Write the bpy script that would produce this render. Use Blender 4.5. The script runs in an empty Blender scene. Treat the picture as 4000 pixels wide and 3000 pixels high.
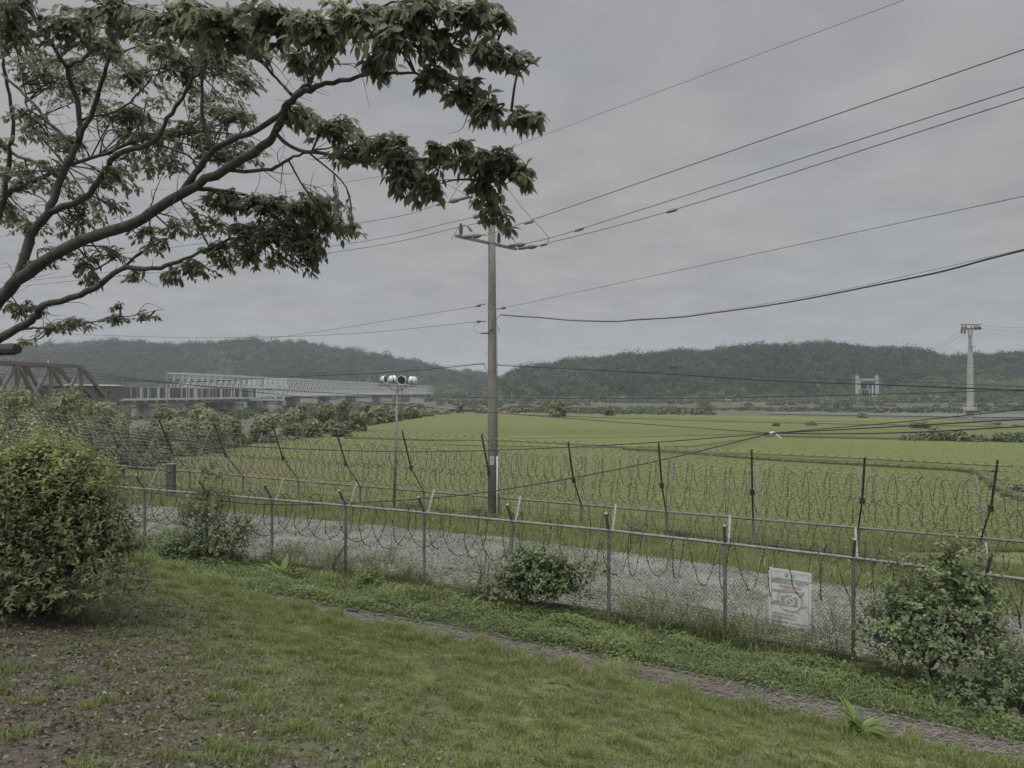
import bpy, math, random
import numpy as np
from mathutils import Vector, Matrix, noise as mnoise

random.seed(7)
RNG = np.random.default_rng(11)
SC = bpy.context.scene
COL = SC.collection
EZ = 6.5                      # eye height above the paddies (z = 0)
F = 2800.0                    # focal length for a 4000 wide frame
HOR = 1530.0                  # horizon row

def P(u, y, d):
    """Point seen at (u, y) at distance d along the view axis."""
    return Vector(((u - 2000.0) / F * d, d, (HOR - y) / F * d + EZ))

# ------------------------------------------------------------------ site frame
CT, ST = 0.9394, 0.3429
def XY(t, n):
    return (CT * t + ST * n, -ST * t + CT * n)
def TN(x, y):
    return (CT * x - ST * y, ST * x + CT * y)

GT = ([-30, -15, -8.5, -3, 0, 3, 6, 10, 16], [.60, .42, .30, .02, -.20, -.45, -.75, -1.1, -1.5])
MT = ([-20, -13, -10.4, -9.3, -8, -6.4, -3, 0], [1.1, .85, .56, .38, .20, .08, 0, 0])
PN = [-12, 0, 9.45, 9.75, 10.65, 10.75, 13.2, 13.75, 13.86, 13.92, 21.8, 26, 28, 31, 40]
PZ = [-1.45, -1.65, -3.76, -3.98, -4.0, -3.96, -4.33, -4.36, -4.40, -4.96, -5.02, -5.3, -5.45, -6.45, -6.5]
def zg(t, n):
    t = np.asarray(t, float); n = np.asarray(n, float)
    g = np.interp(t, *GT)
    m = np.interp(t, *MT)
    w = np.interp(n, [-2, 7, 26, 31], [0, 1, 1, 0])
    wm = np.interp(n, [0, 9.45, 10.4], [.1, 1, 0])
    return np.interp(n, PN, PZ) + g * w + m * wm + EZ
def zxy(x, y):
    t, n = TN(x, y)
    return float(zg(t, n))
def G(t, n, up=0.0):
    x, y = XY(t, n)
    return Vector((x, y, float(zg(t, n)) + up))

# ------------------------------------------------------------------ materials
def new_mat(name):
    m = bpy.data.materials.new(name); m.use_nodes = True
    nt = m.node_tree; nt.nodes.clear()
    out = nt.nodes.new('ShaderNodeOutputMaterial')
    b = nt.nodes.new('ShaderNodeBsdfPrincipled')
    nt.links.new(b.outputs[0], out.inputs[0])
    return m, nt, b, out

def ramp(nt, stops):
    r = nt.nodes.new('ShaderNodeValToRGB')
    while len(r.color_ramp.elements) > 1:
        r.color_ramp.elements.remove(r.color_ramp.elements[0])
    for i, (p, c) in enumerate(stops):
        e = r.color_ramp.elements[0] if i == 0 else r.color_ramp.elements.new(p)
        e.position = p; e.color = (*c, 1)
    return r

def coords(nt, scale=(1, 1, 1), rot=(0, 0, 0)):
    g = nt.nodes.new('ShaderNodeNewGeometry')
    mp = nt.nodes.new('ShaderNodeMapping')
    mp.inputs['Scale'].default_value = scale
    mp.inputs['Rotation'].default_value = rot
    nt.links.new(g.outputs['Position'], mp.inputs['Vector'])
    return mp

def tex_noise(nt, scale, detail=4, rough=.6, vec=None, dist=0):
    n = nt.nodes.new('ShaderNodeTexNoise')
    n.inputs['Scale'].default_value = scale
    n.inputs['Detail'].default_value = detail
    n.inputs['Roughness'].default_value = rough
    n.inputs['Distortion'].default_value = dist
    if vec: nt.links.new(vec.outputs[0], n.inputs['Vector'])
    return n

def bump(nt, b, src, strength=.4, dist=.02):
    bp = nt.nodes.new('ShaderNodeBump')
    bp.inputs['Strength'].default_value = strength
    bp.inputs['Distance'].default_value = dist
    nt.links.new(src.outputs[0], bp.inputs['Height'])
    nt.links.new(bp.outputs[0], b.inputs['Normal'])

def mat(name, c1, c2=None, scale=6, rough=.7, metal=0, stretch=(1, 1, 1), bmp=.2, bdist=.01, detail=5, lo=.35, hi=.65):
    m, nt, b, _ = new_mat(name)
    if c2 is None: c2 = tuple(x * .75 for x in c1)
    v = coords(nt, stretch)
    n = tex_noise(nt, scale, detail, .6, v)
    r = ramp(nt, [(lo, c2), (hi, c1)])
    nt.links.new(n.outputs[0], r.inputs[0])
    nt.links.new(r.outputs[0], b.inputs['Base Color'])
    b.inputs['Roughness'].default_value = rough
    b.inputs['Metallic'].default_value = metal
    if bmp: bump(nt, b, n, bmp, bdist)
    return m

def leaf_mat(name, stops, rough=.5, trans=.3, spec=.35):
    m, nt, b, out = new_mat(name)
    a = nt.nodes.new('ShaderNodeAttribute'); a.attribute_name = 'tint'
    r = ramp(nt, stops)
    nt.links.new(a.outputs['Fac'], r.inputs[0])
    nt.links.new(r.outputs[0], b.inputs['Base Color'])
    b.inputs['Roughness'].default_value = rough
    b.inputs['Specular IOR Level'].default_value = spec
    if trans:
        t = nt.nodes.new('ShaderNodeBsdfTranslucent')
        hs = nt.nodes.new('ShaderNodeHueSaturation')
        hs.inputs['Hue'].default_value = .49
        hs.inputs['Value'].default_value = 1.3
        nt.links.new(r.outputs[0], hs.inputs['Color'])
        nt.links.new(hs.outputs[0], t.inputs[0])
        mx = nt.nodes.new('ShaderNodeMixShader'); mx.inputs[0].default_value = trans
        nt.links.new(b.outputs[0], mx.inputs[1]); nt.links.new(t.outputs[0], mx.inputs[2])
        nt.links.new(mx.outputs[0], out.inputs[0])
    return m

# ------------------------------------------------------------------ object helpers
LOC = {}
def tag(o, label=None, cat=None, group=None, kind=None):
    if label: o['label'] = label
    if cat: o['category'] = cat
    if group: o['group'] = group
    if kind: o['kind'] = kind
    return o
def thing(name, loc, label, cat, group=None):
    o = bpy.data.objects.new(name, None); COL.objects.link(o)
    o.empty_display_size = .3
    o.location = loc; LOC[o.name] = Vector(loc)
    return tag(o, label, cat, group)
def link_mesh(name, me, m, parent=None, loc=None, smooth=False):
    o = bpy.data.objects.new(name, me)
    COL.objects.link(o)
    if m: me.materials.append(m)
    if smooth: me.polygons.foreach_set('use_smooth', [True] * len(me.polygons))
    base = Vector((0, 0, 0))
    if parent:
        base = LOC.get(parent.name, Vector((0, 0, 0)))
        o.parent = parent
    elif loc is not None:
        base = Vector(loc)
        o.location = base
    if base.length > 0:
        me.transform(Matrix.Translation(-base))
    LOC[o.name] = base
    return o

class MB:
    def __init__(s): s.v = []; s.f = []
    def add(s, vs, fs):
        k = len(s.v); s.v += [tuple(v) for v in vs]; s.f += [tuple(i + k for i in f) for f in fs]; return s
    def tube(s, pts, r, sides=6, caps=True, up=None):
        pts = [Vector(p) for p in pts]
        n = len(pts)
        rs = r if isinstance(r, (list, tuple)) else [r] * n
        vs, fs = [], []
        prev = None
        for i, p in enumerate(pts):
            d = (pts[min(i + 1, n - 1)] - pts[max(i - 1, 0)])
            if d.length < 1e-9: d = Vector((0, 0, 1))
            d.normalize()
            if prev is None:
                a = up or (Vector((0, 0, 1)) if abs(d.z) < .9 else Vector((1, 0, 0)))
                s1 = d.cross(a).normalized()
            else:
                s1 = (prev - d * prev.dot(d)).normalized()
            prev = s1
            s2 = d.cross(s1)
            for k in range(sides):
                a = 2 * math.pi * k / sides
                vs.append(p + (s1 * math.cos(a) + s2 * math.sin(a)) * rs[i])
        for i in range(n - 1):
            for k in range(sides):
                a, b = i * sides + k, i * sides + (k + 1) % sides
                fs.append((a, b, b + sides, a + sides))
        if caps:
            fs.append(tuple(range(sides))[::-1]); fs.append(tuple((n - 1) * sides + k for k in range(sides)))
        return s.add(vs, fs)
    def box(s, c, size, rz=0, bevel=0):
        c = Vector(c); hx, hy, hz = [x / 2 for x in size]
        R = Matrix.Rotation(rz, 3, 'Z')
        vs = [c + R @ Vector((sx * hx, sy * hy, sz * hz)) for sz in (-1, 1) for sx, sy in ((-1, -1), (1, -1), (1, 1), (-1, 1))]
        return s.add(vs, [(3, 2, 1, 0), (4, 5, 6, 7), (0, 1, 5, 4), (1, 2, 6, 5), (2, 3, 7, 6), (3, 0, 4, 7)])
    def beam(s, a, b, w, h=None, up=(0, 0, 1)):
        a, b = Vector(a), Vector(b); d = (b - a).normalized(); h = h or w
        u = Vector(up)
        if abs(d.dot(u)) > .98: u = Vector((0, 1, 0))
        x = d.cross(u).normalized(); y = x.cross(d).normalized()
        vs = []
        for p in (a, b):
            for sx, sy in ((-1, -1), (1, -1), (1, 1), (-1, 1)):
                vs.append(p + x * sx * w / 2 + y * sy * h / 2)
        return s.add(vs, [(3, 2, 1, 0), (4, 5, 6, 7), (0, 1, 5, 4), (1, 2, 6, 5), (2, 3, 7, 6), (3, 0, 4, 7)])
    def lathe(s, p0, axis, prof, sides=12):
        p0 = Vector(p0); ax = Vector(axis).normalized()
        a = Vector((0, 0, 1)) if abs(ax.z) < .9 else Vector((1, 0, 0))
        s1 = ax.cross(a).normalized(); s2 = ax.cross(s1)
        vs, fs = [], []
        for h, r in prof:
            for k in range(sides):
                q = 2 * math.pi * k / sides
                vs.append(p0 + ax * h + (s1 * math.cos(q) + s2 * math.sin(q)) * r)
        for i in range(len(prof) - 1):
            for k in range(sides):
                a1, b1 = i * sides + k, i * sides + (k + 1) % sides
                fs.append((a1, b1, b1 + sides, a1 + sides))
        fs.append(tuple(range(sides))[::-1]); fs.append(tuple((len(prof) - 1) * sides + k for k in range(sides)))
        return s.add(vs, fs)
    def build(s, name, m, parent=None, loc=None, smooth=False):
        me = bpy.data.meshes.new(name)
        me.from_pydata(s.v, [], s.f); me.update()
        return link_mesh(name, me, m, parent, loc, smooth)

def np_mesh(name, verts, quads=None, tris=None, tint=None):
    me = bpy.data.meshes.new(name)
    nq = 0 if quads is None else len(quads); nt_ = 0 if tris is None else len(tris)
    me.vertices.add(len(verts)); me.vertices.foreach_set('co', np.asarray(verts, np.float32).ravel())
    idx = []; 
    if nq: idx.append(np.asarray(quads, np.int32).ravel())
    if nt_: idx.append(np.asarray(tris, np.int32).ravel())
    idx = np.concatenate(idx)
    me.loops.add(len(idx)); me.loops.foreach_set('vertex_index', idx)
    me.polygons.add(nq + nt_)
    st = np.concatenate([np.arange(nq) * 4, nq * 4 + np.arange(nt_) * 3]).astype(np.int32)
    me.polygons.foreach_set('loop_start', st)
    if tint is not None:
        a = me.attributes.new('tint', 'FLOAT', 'POINT')
        a.data.foreach_set('value', np.asarray(tint, np.float32))
    me.update(calc_edges=True); me.validate()
    return me

def unit(v):
    return v / np.maximum(np.linalg.norm(v, axis=-1, keepdims=True), 1e-9)

def leaf_arrays(Pn, A, N, L, W, tint, fold=.15, fine=False, curl=.15):
    """Folded leaf: points along each side of a mid rib. Returns verts, quads, tris, tint."""
    n = len(Pn); A = unit(A); S = unit(np.cross(A, N)); N = np.cross(S, A)
    L = np.broadcast_to(np.asarray(L, float), (n,))[:, None]; W = np.broadcast_to(np.asarray(W, float), (n,))[:, None]
    if fine:
        b = Pn
        r1 = Pn + A * L * .22 + S * W * .40 + N * W * fold
        r2 = Pn + A * L * .55 + S * W * .47 + N * (W * fold - L * curl * .3)
        tp = Pn + A * L - N * L * curl
        l2 = Pn + A * L * .55 - S * W * .47 + N * (W * fold - L * curl * .3)
        l1 = Pn + A * L * .22 - S * W * .40 + N * W * fold
        m = Pn + A * L * .45 - N * L * curl * .22
        V = np.stack([b, r1, r2, tp, l2, l1, m], 1).reshape(-1, 3)
        k = (np.arange(n) * 7)[:, None]
        q = np.concatenate([k + [0, 1, 2, 6], k + [0, 6, 4, 5]]); t3 = np.concatenate([k + [6, 2, 3], k + [6, 3, 4]])
        return V, q, t3, np.repeat(tint, 7)
    b = Pn; r = Pn + A * L * .42 + S * W * .5 + N * W * fold; l = Pn + A * L * .42 - S * W * .5 + N * W * fold
    m = Pn + A * L * .45; tp = Pn + A * L - N * L * curl
    V = np.stack([b, r, tp, l, m], 1).reshape(-1, 3)
    k = (np.arange(n) * 5)[:, None]
    q = np.concatenate([k + [0, 1, 2, 4], k + [0, 4, 2, 3]])
    return V, q, None, np.repeat(tint, 5)

def leaves(name, Pn, A, N, L, W, tint, m, parent=None, fine=False, fold=.15, curl=.15, loc=None):
    V, q, t3, tt = leaf_arrays(np.asarray(Pn, float), np.asarray(A, float), np.asarray(N, float), L, W, np.asarray(tint, float), fold, fine, curl)
    return link_mesh(name, np_mesh(name, V, q, t3, tt), m, parent, loc)

def blades(Pn, h, w, lean, tint, rng):
    """Curved grass blades: one quad and a tip."""
    n = len(Pn); a = rng.uniform(0, 2 * np.pi, n); d = np.stack([np.cos(a), np.sin(a), np.zeros(n)], 1)
    a2 = rng.uniform(0, 2 * np.pi, n); sd = np.stack([np.cos(a2), np.sin(a2), np.zeros(n)], 1)
    h = h[:, None]; w = np.broadcast_to(w, (n,))[:, None]; lean = lean[:, None]
    up = np.array([0, 0, 1.0])
    m = Pn + up * h * .6 + d * h * lean * .35
    tp = Pn + up * h * (1 - lean * .45) + d * h * lean
    V = np.stack([Pn - sd * w / 2, Pn + sd * w / 2, m + sd * w * .4, m - sd * w * .4, tp], 1).reshape(-1, 3)
    k = (np.arange(n) * 5)[:, None]
    return V, (k + [0, 1, 2, 3]), (k + [3, 2, 4]), np.repeat(tint, 5)

def fbm(x, y, s, seed=0.0, oct=3):
    return np.array([mnoise.fractal(Vector((a * s + seed, b * s - seed, seed * .7)), 1.0, 2.0, oct) for a, b in zip(np.ravel(x), np.ravel(y))])

def catmull(pts, n=10):
    pts = [Vector(p) for p in pts]
    if len(pts) == 2: 
        return [pts[0].lerp(pts[1], i / n) for i in range(n + 1)]
    out = []
    e = [pts[0] * 2 - pts[1]] + pts + [pts[-1] * 2 - pts[-2]]
    for i in range(1, len(e) - 2):
        p0, p1, p2, p3 = e[i - 1:i + 3]
        for k in range(n):
            t = k / n
            out.append(.5 * ((2 * p1) + (p2 - p0) * t + (2 * p0 - 5 * p1 + 4 * p2 - p3) * t * t + (3 * p1 - p0 - 3 * p2 + p3) * t ** 3))
    out.append(pts[-1])
    return out

def grid_sheet(name, ts, ns, m, zf=None, jit=None, kind='structure'):
    T, N_ = np.meshgrid(ts, ns)
    X = CT * T + ST * N_; Y = -ST * T + CT * N_
    Z = (zf or zg)(T, N_)
    if jit is not None: Z = Z + jit(X, Y).reshape(Z.shape)
    V = np.stack([X, Y, Z], -1).reshape(-1, 3)
    a, b = len(ns), len(ts)
    i = np.arange((a - 1) * b).reshape(a - 1, b)[:, :-1].ravel()
    q = np.stack([i, i + 1, i + b + 1, i + b], 1)
    o = link_mesh(name, np_mesh(name, V, q), m, smooth=True)
    o['kind'] = kind
    return o

# ------------------------------------------------------------------ camera, world, sun
cam = bpy.data.cameras.new('camera'); co = bpy.data.objects.new('camera', cam); COL.objects.link(co)
co.location = (0, 0, EZ); co.rotation_euler = (math.pi / 2, 0, 0)
cam.sensor_width = 36; cam.lens = 36 * F / 4000; cam.shift_y = (HOR - 1500) / 4000
cam.clip_start = .05; cam.clip_end = 9000
SC.camera = co
SC.view_settings.view_transform = 'Standard'; SC.view_settings.look = 'None'
SC.view_settings.exposure = 0; SC.view_settings.gamma = 1
cy = SC.cycles
cy.use_denoising = True; cy.max_bounces = 8; cy.diffuse_bounces = 4; cy.glossy_bounces = 2
cy.transmission_bounces = 3; cy.transparent_max_bounces = 8; cy.volume_bounces = 1
cy.sample_clamp_indirect = 5

SUN_EL, SUN_ROT = math.radians(58), math.radians(215)
w = bpy.data.worlds.new('World'); SC.world = w; w.use_nodes = True
nt = w.node_tree; nt.nodes.clear()
wo = nt.nodes.new('ShaderNodeOutputWorld'); bg = nt.nodes.new('ShaderNodeBackground')
nt.links.new(bg.outputs[0], wo.inputs[0])
sky = nt.nodes.new('ShaderNodeTexSky'); sky.sky_type = 'NISHITA'; sky.sun_disc = False
sky.sun_elevation = SUN_EL; sky.sun_rotation = SUN_ROT; sky.air_density = 1.0; sky.dust_density = 2.0
tc = nt.nodes.new('ShaderNodeTexCoord')
sx = nt.nodes.new('ShaderNodeSeparateXYZ'); nt.links.new(tc.outputs['Generated'], sx.inputs[0])
# cloud layer seen in perspective: project the direction on a flat layer
dv = nt.nodes.new('ShaderNodeVectorMath'); dv.operation = 'DIVIDE'
ad = nt.nodes.new('ShaderNodeMath'); ad.operation = 'ADD'; ad.inputs[1].default_value = .12
mxz = nt.nodes.new('ShaderNodeMath'); mxz.operation = 'MAXIMUM'; mxz.inputs[1].default_value = 0
nt.links.new(sx.outputs['Z'], mxz.inputs[0]); nt.links.new(mxz.outputs[0], ad.inputs[0])
cb = nt.nodes.new('ShaderNodeCombineXYZ')
for i in range(3): nt.links.new(ad.outputs[0], cb.inputs[i])
nt.links.new(tc.outputs['Generated'], dv.inputs[0]); nt.links.new(cb.outputs[0], dv.inputs[1])
n1 = tex_noise(nt, 3.6, 6, .55, dv, .4)
n2 = tex_noise(nt, .9, 3, .5, dv, .2)
cr = ramp(nt, [(.3, (.89, .893, .905)), (.72, (1.12, 1.11, 1.10))])
nt.links.new(n1.outputs[0], cr.inputs[0])
# overcast: the zenith is about three times as bright as the band above the horizon
zr = nt.nodes.new('ShaderNodeValToRGB')
zr.color_ramp.elements[0].position = 0; zr.color_ramp.elements[0].color = (3.55, 3.57, 3.62, 1)
zr.color_ramp.elements[1].position = .52; zr.color_ramp.elements[1].color = (3.60, 3.60, 3.65, 1)
e = zr.color_ramp.elements.new(.95); e.color = (21, 21, 21, 1)
nt.links.new(sx.outputs['Z'], zr.inputs[0])
mu = nt.nodes.new('ShaderNodeMix'); mu.data_type = 'RGBA'; mu.blend_type = 'MULTIPLY'; mu.inputs[0].default_value = 1
nt.links.new(zr.outputs[0], mu.inputs[6]); nt.links.new(cr.outputs[0], mu.inputs[7])
# thin gaps where the blue of the sky comes through
gp = ramp(nt, [(.50, (0, 0, 0)), (.78, (.17, .17, .17))]); nt.links.new(n2.outputs[0], gp.inputs[0])
mg = nt.nodes.new('ShaderNodeMix'); mg.data_type = 'RGBA'
nt.links.new(gp.outputs[0], mg.inputs[0]); nt.links.new(mu.outputs[2], mg.inputs[6]); nt.links.new(sky.outputs[0], mg.inputs[7])
nt.links.new(mg.outputs[2], bg.inputs[0]); bg.inputs[1].default_value = .1
sl = bpy.data.lights.new('sun', 'SUN'); so = bpy.data.objects.new('sun', sl); COL.objects.link(so)
sl.energy = 1.5; sl.angle = math.radians(35); sl.color = (1, .96, .9)
so.rotation_euler = (math.pi / 2 - SUN_EL, 0, -SUN_ROT + math.pi)

# ------------------------------------------------------------------ palette
M = {}
M['galv'] = mat('galvanised_steel', (.29, .29, .285), (.19, .19, .185), 9, .5, .3)
M['galv_pale'] = mat('pale_angle_iron', (.29, .29, .285), (.21, .21, .205), 12, .5, .2)
M['galv_dull'] = mat('dull_pipe', (.27, .265, .25), (.17, .165, .155), 10, .6, .2)
M['iron'] = mat('dark_iron', (.085, .082, .08), (.05, .048, .047), 14, .55, .3)
M['wire'] = mat('weathered_wire', (.13, .125, .12), (.08, .075, .07), 20, .6, .2, bmp=0)
M['wire_pale'] = mat('pale_wire', (.42, .43, .38), (.30, .31, .27), 20, .5, .2, bmp=0)
M['galv_mesh'] = mat('mesh_wire', (.15, .15, .145), (.10, .10, .096), 9, .5, .3, bmp=0)
M['arm_far'] = mat('faded_angle_iron', (.20, .205, .19), (.14, .145, .13), 12, .6, .1, bmp=0)
M['barb'] = mat('barb_steel', (.095, .085, .072), (.055, .047, .04), 20, .6, .2, bmp=0)
M['net'] = mat('green_rope_net', (.33, .38, .31), (.22, .26, .2), 20, .8, bmp=0)
M['cable'] = mat('black_cable', (.035, .035, .04), (.022, .022, .026), 8, .5, bmp=0)
M['conductor'] = mat('grey_conductor', (.10, .10, .115), (.07, .07, .08), 8, .5, .2, bmp=0)
M['concrete'] = mat('pole_concrete', (.25, .245, .222), (.18, .176, .16), 3, .85, stretch=(3, 3, .5), bmp=.3)
M['pier'] = mat('pier_concrete', (.33, .325, .315), (.20, .195, .185), .5, .9, stretch=(1, 1, .35), bmp=.3, bdist=.1)
M['porcelain'] = mat('insulator_glaze', (.10, .10, .115), (.07, .07, .08), 12, .3, bmp=0)
M['polymer'] = mat('insulator_cover', (.23, .23, .245), (.17, .17, .18), 12, .5, bmp=0)
M['white'] = mat('white_paint', (.74, .74, .72), (.60, .60, .58), 5, .5, bmp=.1)
M['bridge_white'] = mat('bridge_white_paint', (.62, .635, .63), (.48, .49, .485), .8, .6, bmp=0)
M['bridge_brown'] = mat('bridge_brown_paint', (.165, .135, .11), (.12, .098, .08), .6, .7, bmp=0)
M['cabin_brown'] = mat('cabin_brown_boards', (.165, .138, .115), (.125, .105, .09), 2, .8, stretch=(4, 4, .3), bmp=0)
M['mint'] = mat('mint_paint', (.42, .52, .44), (.33, .41, .35), 1.5, .6, bmp=0)
M['glass'] = mat('dark_glass', (.06, .07, .08), (.04, .045, .05), 3, .15, bmp=0)
M['panel_dark'] = mat('wall_panel_grey', (.13, .13, .135), (.09, .09, .095), 3, .6, bmp=0)
M['panel_mid'] = mat('wall_panel_mid', (.26, .26, .26), (.2, .2, .2), 3, .6, bmp=0)
M['bark'] = mat('bark', (.092, .085, .076), (.048, .043, .038), 14, .9, stretch=(1, 1, .35), bmp=.6, bdist=.02)
M['twig'] = mat('twig_bark', (.11, .095, .075), (.065, .055, .045), 20, .9, bmp=0)
M['wood'] = mat('dark_timber', (.10, .088, .075), (.06, .052, .045), 6, .8, stretch=(4, 4, .4))
# ------------------------------------------------------------------ terrain materials
def lawn_mat():
    m, nt, b, _ = new_mat('lawn_soil')
    v = coords(nt); n = tex_noise(nt, 1.3, 6, .62, v, .2); n2 = tex_noise(nt, 60, 4, .7, v)
    r = ramp(nt, [(.34, (.13, .12, .082)), (.47, (.135, .155, .068)), (.6, (.165, .20, .08))]); nt.links.new(n.outputs[0], r.inputs[0])
    r2 = ramp(nt, [(.35, (.08, .073, .06)), (.65, (.15, .132, .108))]); nt.links.new(n2.outputs[0], r2.inputs[0])
    a = nt.nodes.new('ShaderNodeAttribute'); a.attribute_name = 'tint'
    mx = nt.nodes.new('ShaderNodeMix'); mx.data_type = 'RGBA'
    nt.links.new(a.outputs['Fac'], mx.inputs[0]); nt.links.new(r.outputs[0], mx.inputs[6]); nt.links.new(r2.outputs[0], mx.inputs[7]); nt.links.new(mx.outputs[2], b.inputs['Base Color'])
    b.inputs['Roughness'].default_value = .95; b.inputs['Specular IOR Level'].default_value = .1
    bump(nt, b, n2, .6, .02)
    return m
def ground_mat(name, stops, scale, fine=40, bmp=.5, bdist=.03, stretch=(1, 1, 1), rot=(0, 0, 0), fw=.35):
    m, nt, b, _ = new_mat(name)
    v = coords(nt, stretch, rot)
    n = tex_noise(nt, scale, 6, .62, v, .2); n2 = tex_noise(nt, fine, 4, .7, v)
    mx = nt.nodes.new('ShaderNodeMix'); mx.data_type = 'FLOAT'; mx.inputs[0].default_value = fw
    nt.links.new(n.outputs[0], mx.inputs[2]); nt.links.new(n2.outputs[0], mx.inputs[3])
    r = ramp(nt, stops); nt.links.new(mx.outputs[0], r.inputs[0])
    nt.links.new(r.outputs[0], b.inputs['Base Color'])
    b.inputs['Roughness'].default_value = .95; b.inputs['Specular IOR Level'].default_value = .15
    if bmp: bump(nt, b, n2, bmp, bdist)
    return m

M['lawn'] = lawn_mat()
M['litter_soil'] = M['lawn']
M['path'] = ground_mat('straw_path', [(.38, (.055, .053, .05)), (.48, (.12, .108, .092)), (.62, (.18, .162, .137))], 1.6, 70)
M['bank'] = ground_mat('bank_soil', [(.35, (.045, .04, .03)), (.5, (.05, .065, .028)), (.65, (.07, .10, .035))], 2, 50)
M['gravel'] = ground_mat('gravel_road', [(.33, (.085, .095, .045)), (.40, (.17, .164, .125)), (.5, (.235, .228, .21)), (.64, (.32, .312, .292))], .8, 24, .9, .05, (1, 1, 1), fw=.5)
M['verge'] = ground_mat('verge_grass', [(.35, (.07, .095, .03)), (.6, (.12, .155, .048))], 1, 30)
M['land'] = ground_mat('river_flats', [(.38, (.08, .088, .052)), (.5, (.11, .105, .08)), (.62, (.10, .112, .065))], .012, .15, .3, .3, (1, .22, 1), (0, 0, .3))
M['mud'] = ground_mat('mud_flat', [(.36, (.075, .08, .052)), (.52, (.10, .098, .074)), (.66, (.085, .105, .058))], .02, .2, .3, .3, (.25, 1.6, 1))
M['reeds'] = ground_mat('reed_bed', [(.36, (.10, .12, .06)), (.5, (.15, .15, .09)), (.66, (.13, .16, .075))], .05, .5, .5, .5, (.4, 1.2, 1))
M['hill'] = ground_mat('hill_soil', [(.4, (.035, .05, .025)), (.6, (.05, .07, .03))], .03, .4, .3, .5)
def water_mat():
    m, nt, b, _ = new_mat('river_water')
    b.inputs['Base Color'].default_value = (.10, .10, .10, 1); b.inputs['Roughness'].default_value = .25
    v = coords(nt, (.15, 1, 1)); n = tex_noise(nt, .8, 3, .6, v); bump(nt, b, n, .12, .1)
    return m
M['water'] = water_mat()

def rice_mat(name, lo, mid, hi, tan):
    m, nt, b, _ = new_mat(name)
    v = coords(nt, (1, 1, 1), (0, 0, .35))
    vb = coords(nt, (.25, 1, 1), (0, 0, .22))
    big = tex_noise(nt, .035, 4, .55, vb, .6); mid_n = tex_noise(nt, .5, 5, .65, v); fn = tex_noise(nt, 5, 4, .7, v)
    r = ramp(nt, [(.34, tan), (.43, mid), (.55, hi), (.68, lo)]); nt.links.new(big.outputs[0], r.inputs[0])
    r2 = ramp(nt, [(.3, (.72, .72, .70)), (.7, (1.18, 1.18, 1.2))]); 
    ad = nt.nodes.new('ShaderNodeMix'); ad.data_type = 'FLOAT'; ad.inputs[0].default_value = .5
    nt.links.new(mid_n.outputs[0], ad.inputs[2]); nt.links.new(fn.outputs[0], ad.inputs[3]); nt.links.new(ad.outputs[0], r2.inputs[0])
    mx = nt.nodes.new('ShaderNodeMix'); mx.data_type = 'RGBA'; mx.blend_type = 'MULTIPLY'; mx.inputs[0].default_value = 1
    nt.links.new(r.outputs[0], mx.inputs[6]); nt.links.new(r2.outputs[0], mx.inputs[7])
    nt.links.new(mx.outputs[2], b.inputs['Base Color'])
    b.inputs['Roughness'].default_value = .9; b.inputs['Specular IOR Level'].default_value = .15
    bump(nt, b, ad, .6, .25)
    return m
M['rice'] = rice_mat('rice_crop', (.116, .134, .058), (.130, .142, .062), (.140, .157, .060), (.168, .140, .084))
M['rice_bright'] = rice_mat('young_rice', (.128, .152, .057), (.140, .162, .060), (.150, .172, .060), (.142, .150, .067))

def paver_mat():
    m, nt, b, _ = new_mat('block_paving')
    v = coords(nt, (1, 1, 1), (0, 0, .35))
    br = nt.nodes.new('ShaderNodeTexBrick'); nt.links.new(v.outputs[0], br.inputs['Vector'])
    wob = tex_noise(nt, 3, 3, .6, v)
    vm = nt.nodes.new('ShaderNodeVectorMath'); vm.operation = 'MULTIPLY_ADD'; vm.inputs[1].default_value = (.26, .26, .26)
    nt.links.new(wob.outputs['Color'], vm.inputs[0]); nt.links.new(v.outputs[0], vm.inputs[2]); nt.links.new(vm.outputs[0], br.inputs['Vector'])
    br.inputs['Color1'].default_value = (.20, .19, .178, 1); br.inputs['Color2'].default_value = (.14, .133, .122, 1)
    br.inputs['Mortar'].default_value = (.075, .078, .045, 1)
    br.inputs['Scale'].default_value = 1; br.inputs['Mortar Size'].default_value = .035; br.inputs['Mortar Smooth'].default_value = .4
    br.inputs['Brick Width'].default_value = .36; br.inputs['Row Height'].default_value = .21
    n = tex_noise(nt, 1.1, 5, .65, v); r = ramp(nt, [(.36, (.10, .115, .05)), (.5, (1, 1, 1))]); nt.links.new(n.outputs[0], r.inputs[0])
    r.color_ramp.elements[0].color = (.55, .62, .36, 1)
    mx = nt.nodes.new('ShaderNodeMix'); mx.data_type = 'RGBA'; mx.blend_type = 'MULTIPLY'; mx.inputs[0].default_value = 1
    nt.links.new(br.outputs['Color'], mx.inputs[6]); nt.links.new(r.outputs[0], mx.inputs[7]); nt.links.new(mx.outputs[2], b.inputs['Base Color'])
    b.inputs['Roughness'].default_value = .95
    bp = nt.nodes.new('ShaderNodeBump'); bp.inputs['Strength'].default_value = .8; bp.inputs['Distance'].default_value = .04; bp.invert = True
    nt.links.new(br.outputs['Fac'], bp.inputs['Height']); nt.links.new(bp.outputs[0], b.inputs['Normal'])
    return m
M['paver'] = paver_mat()

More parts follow.
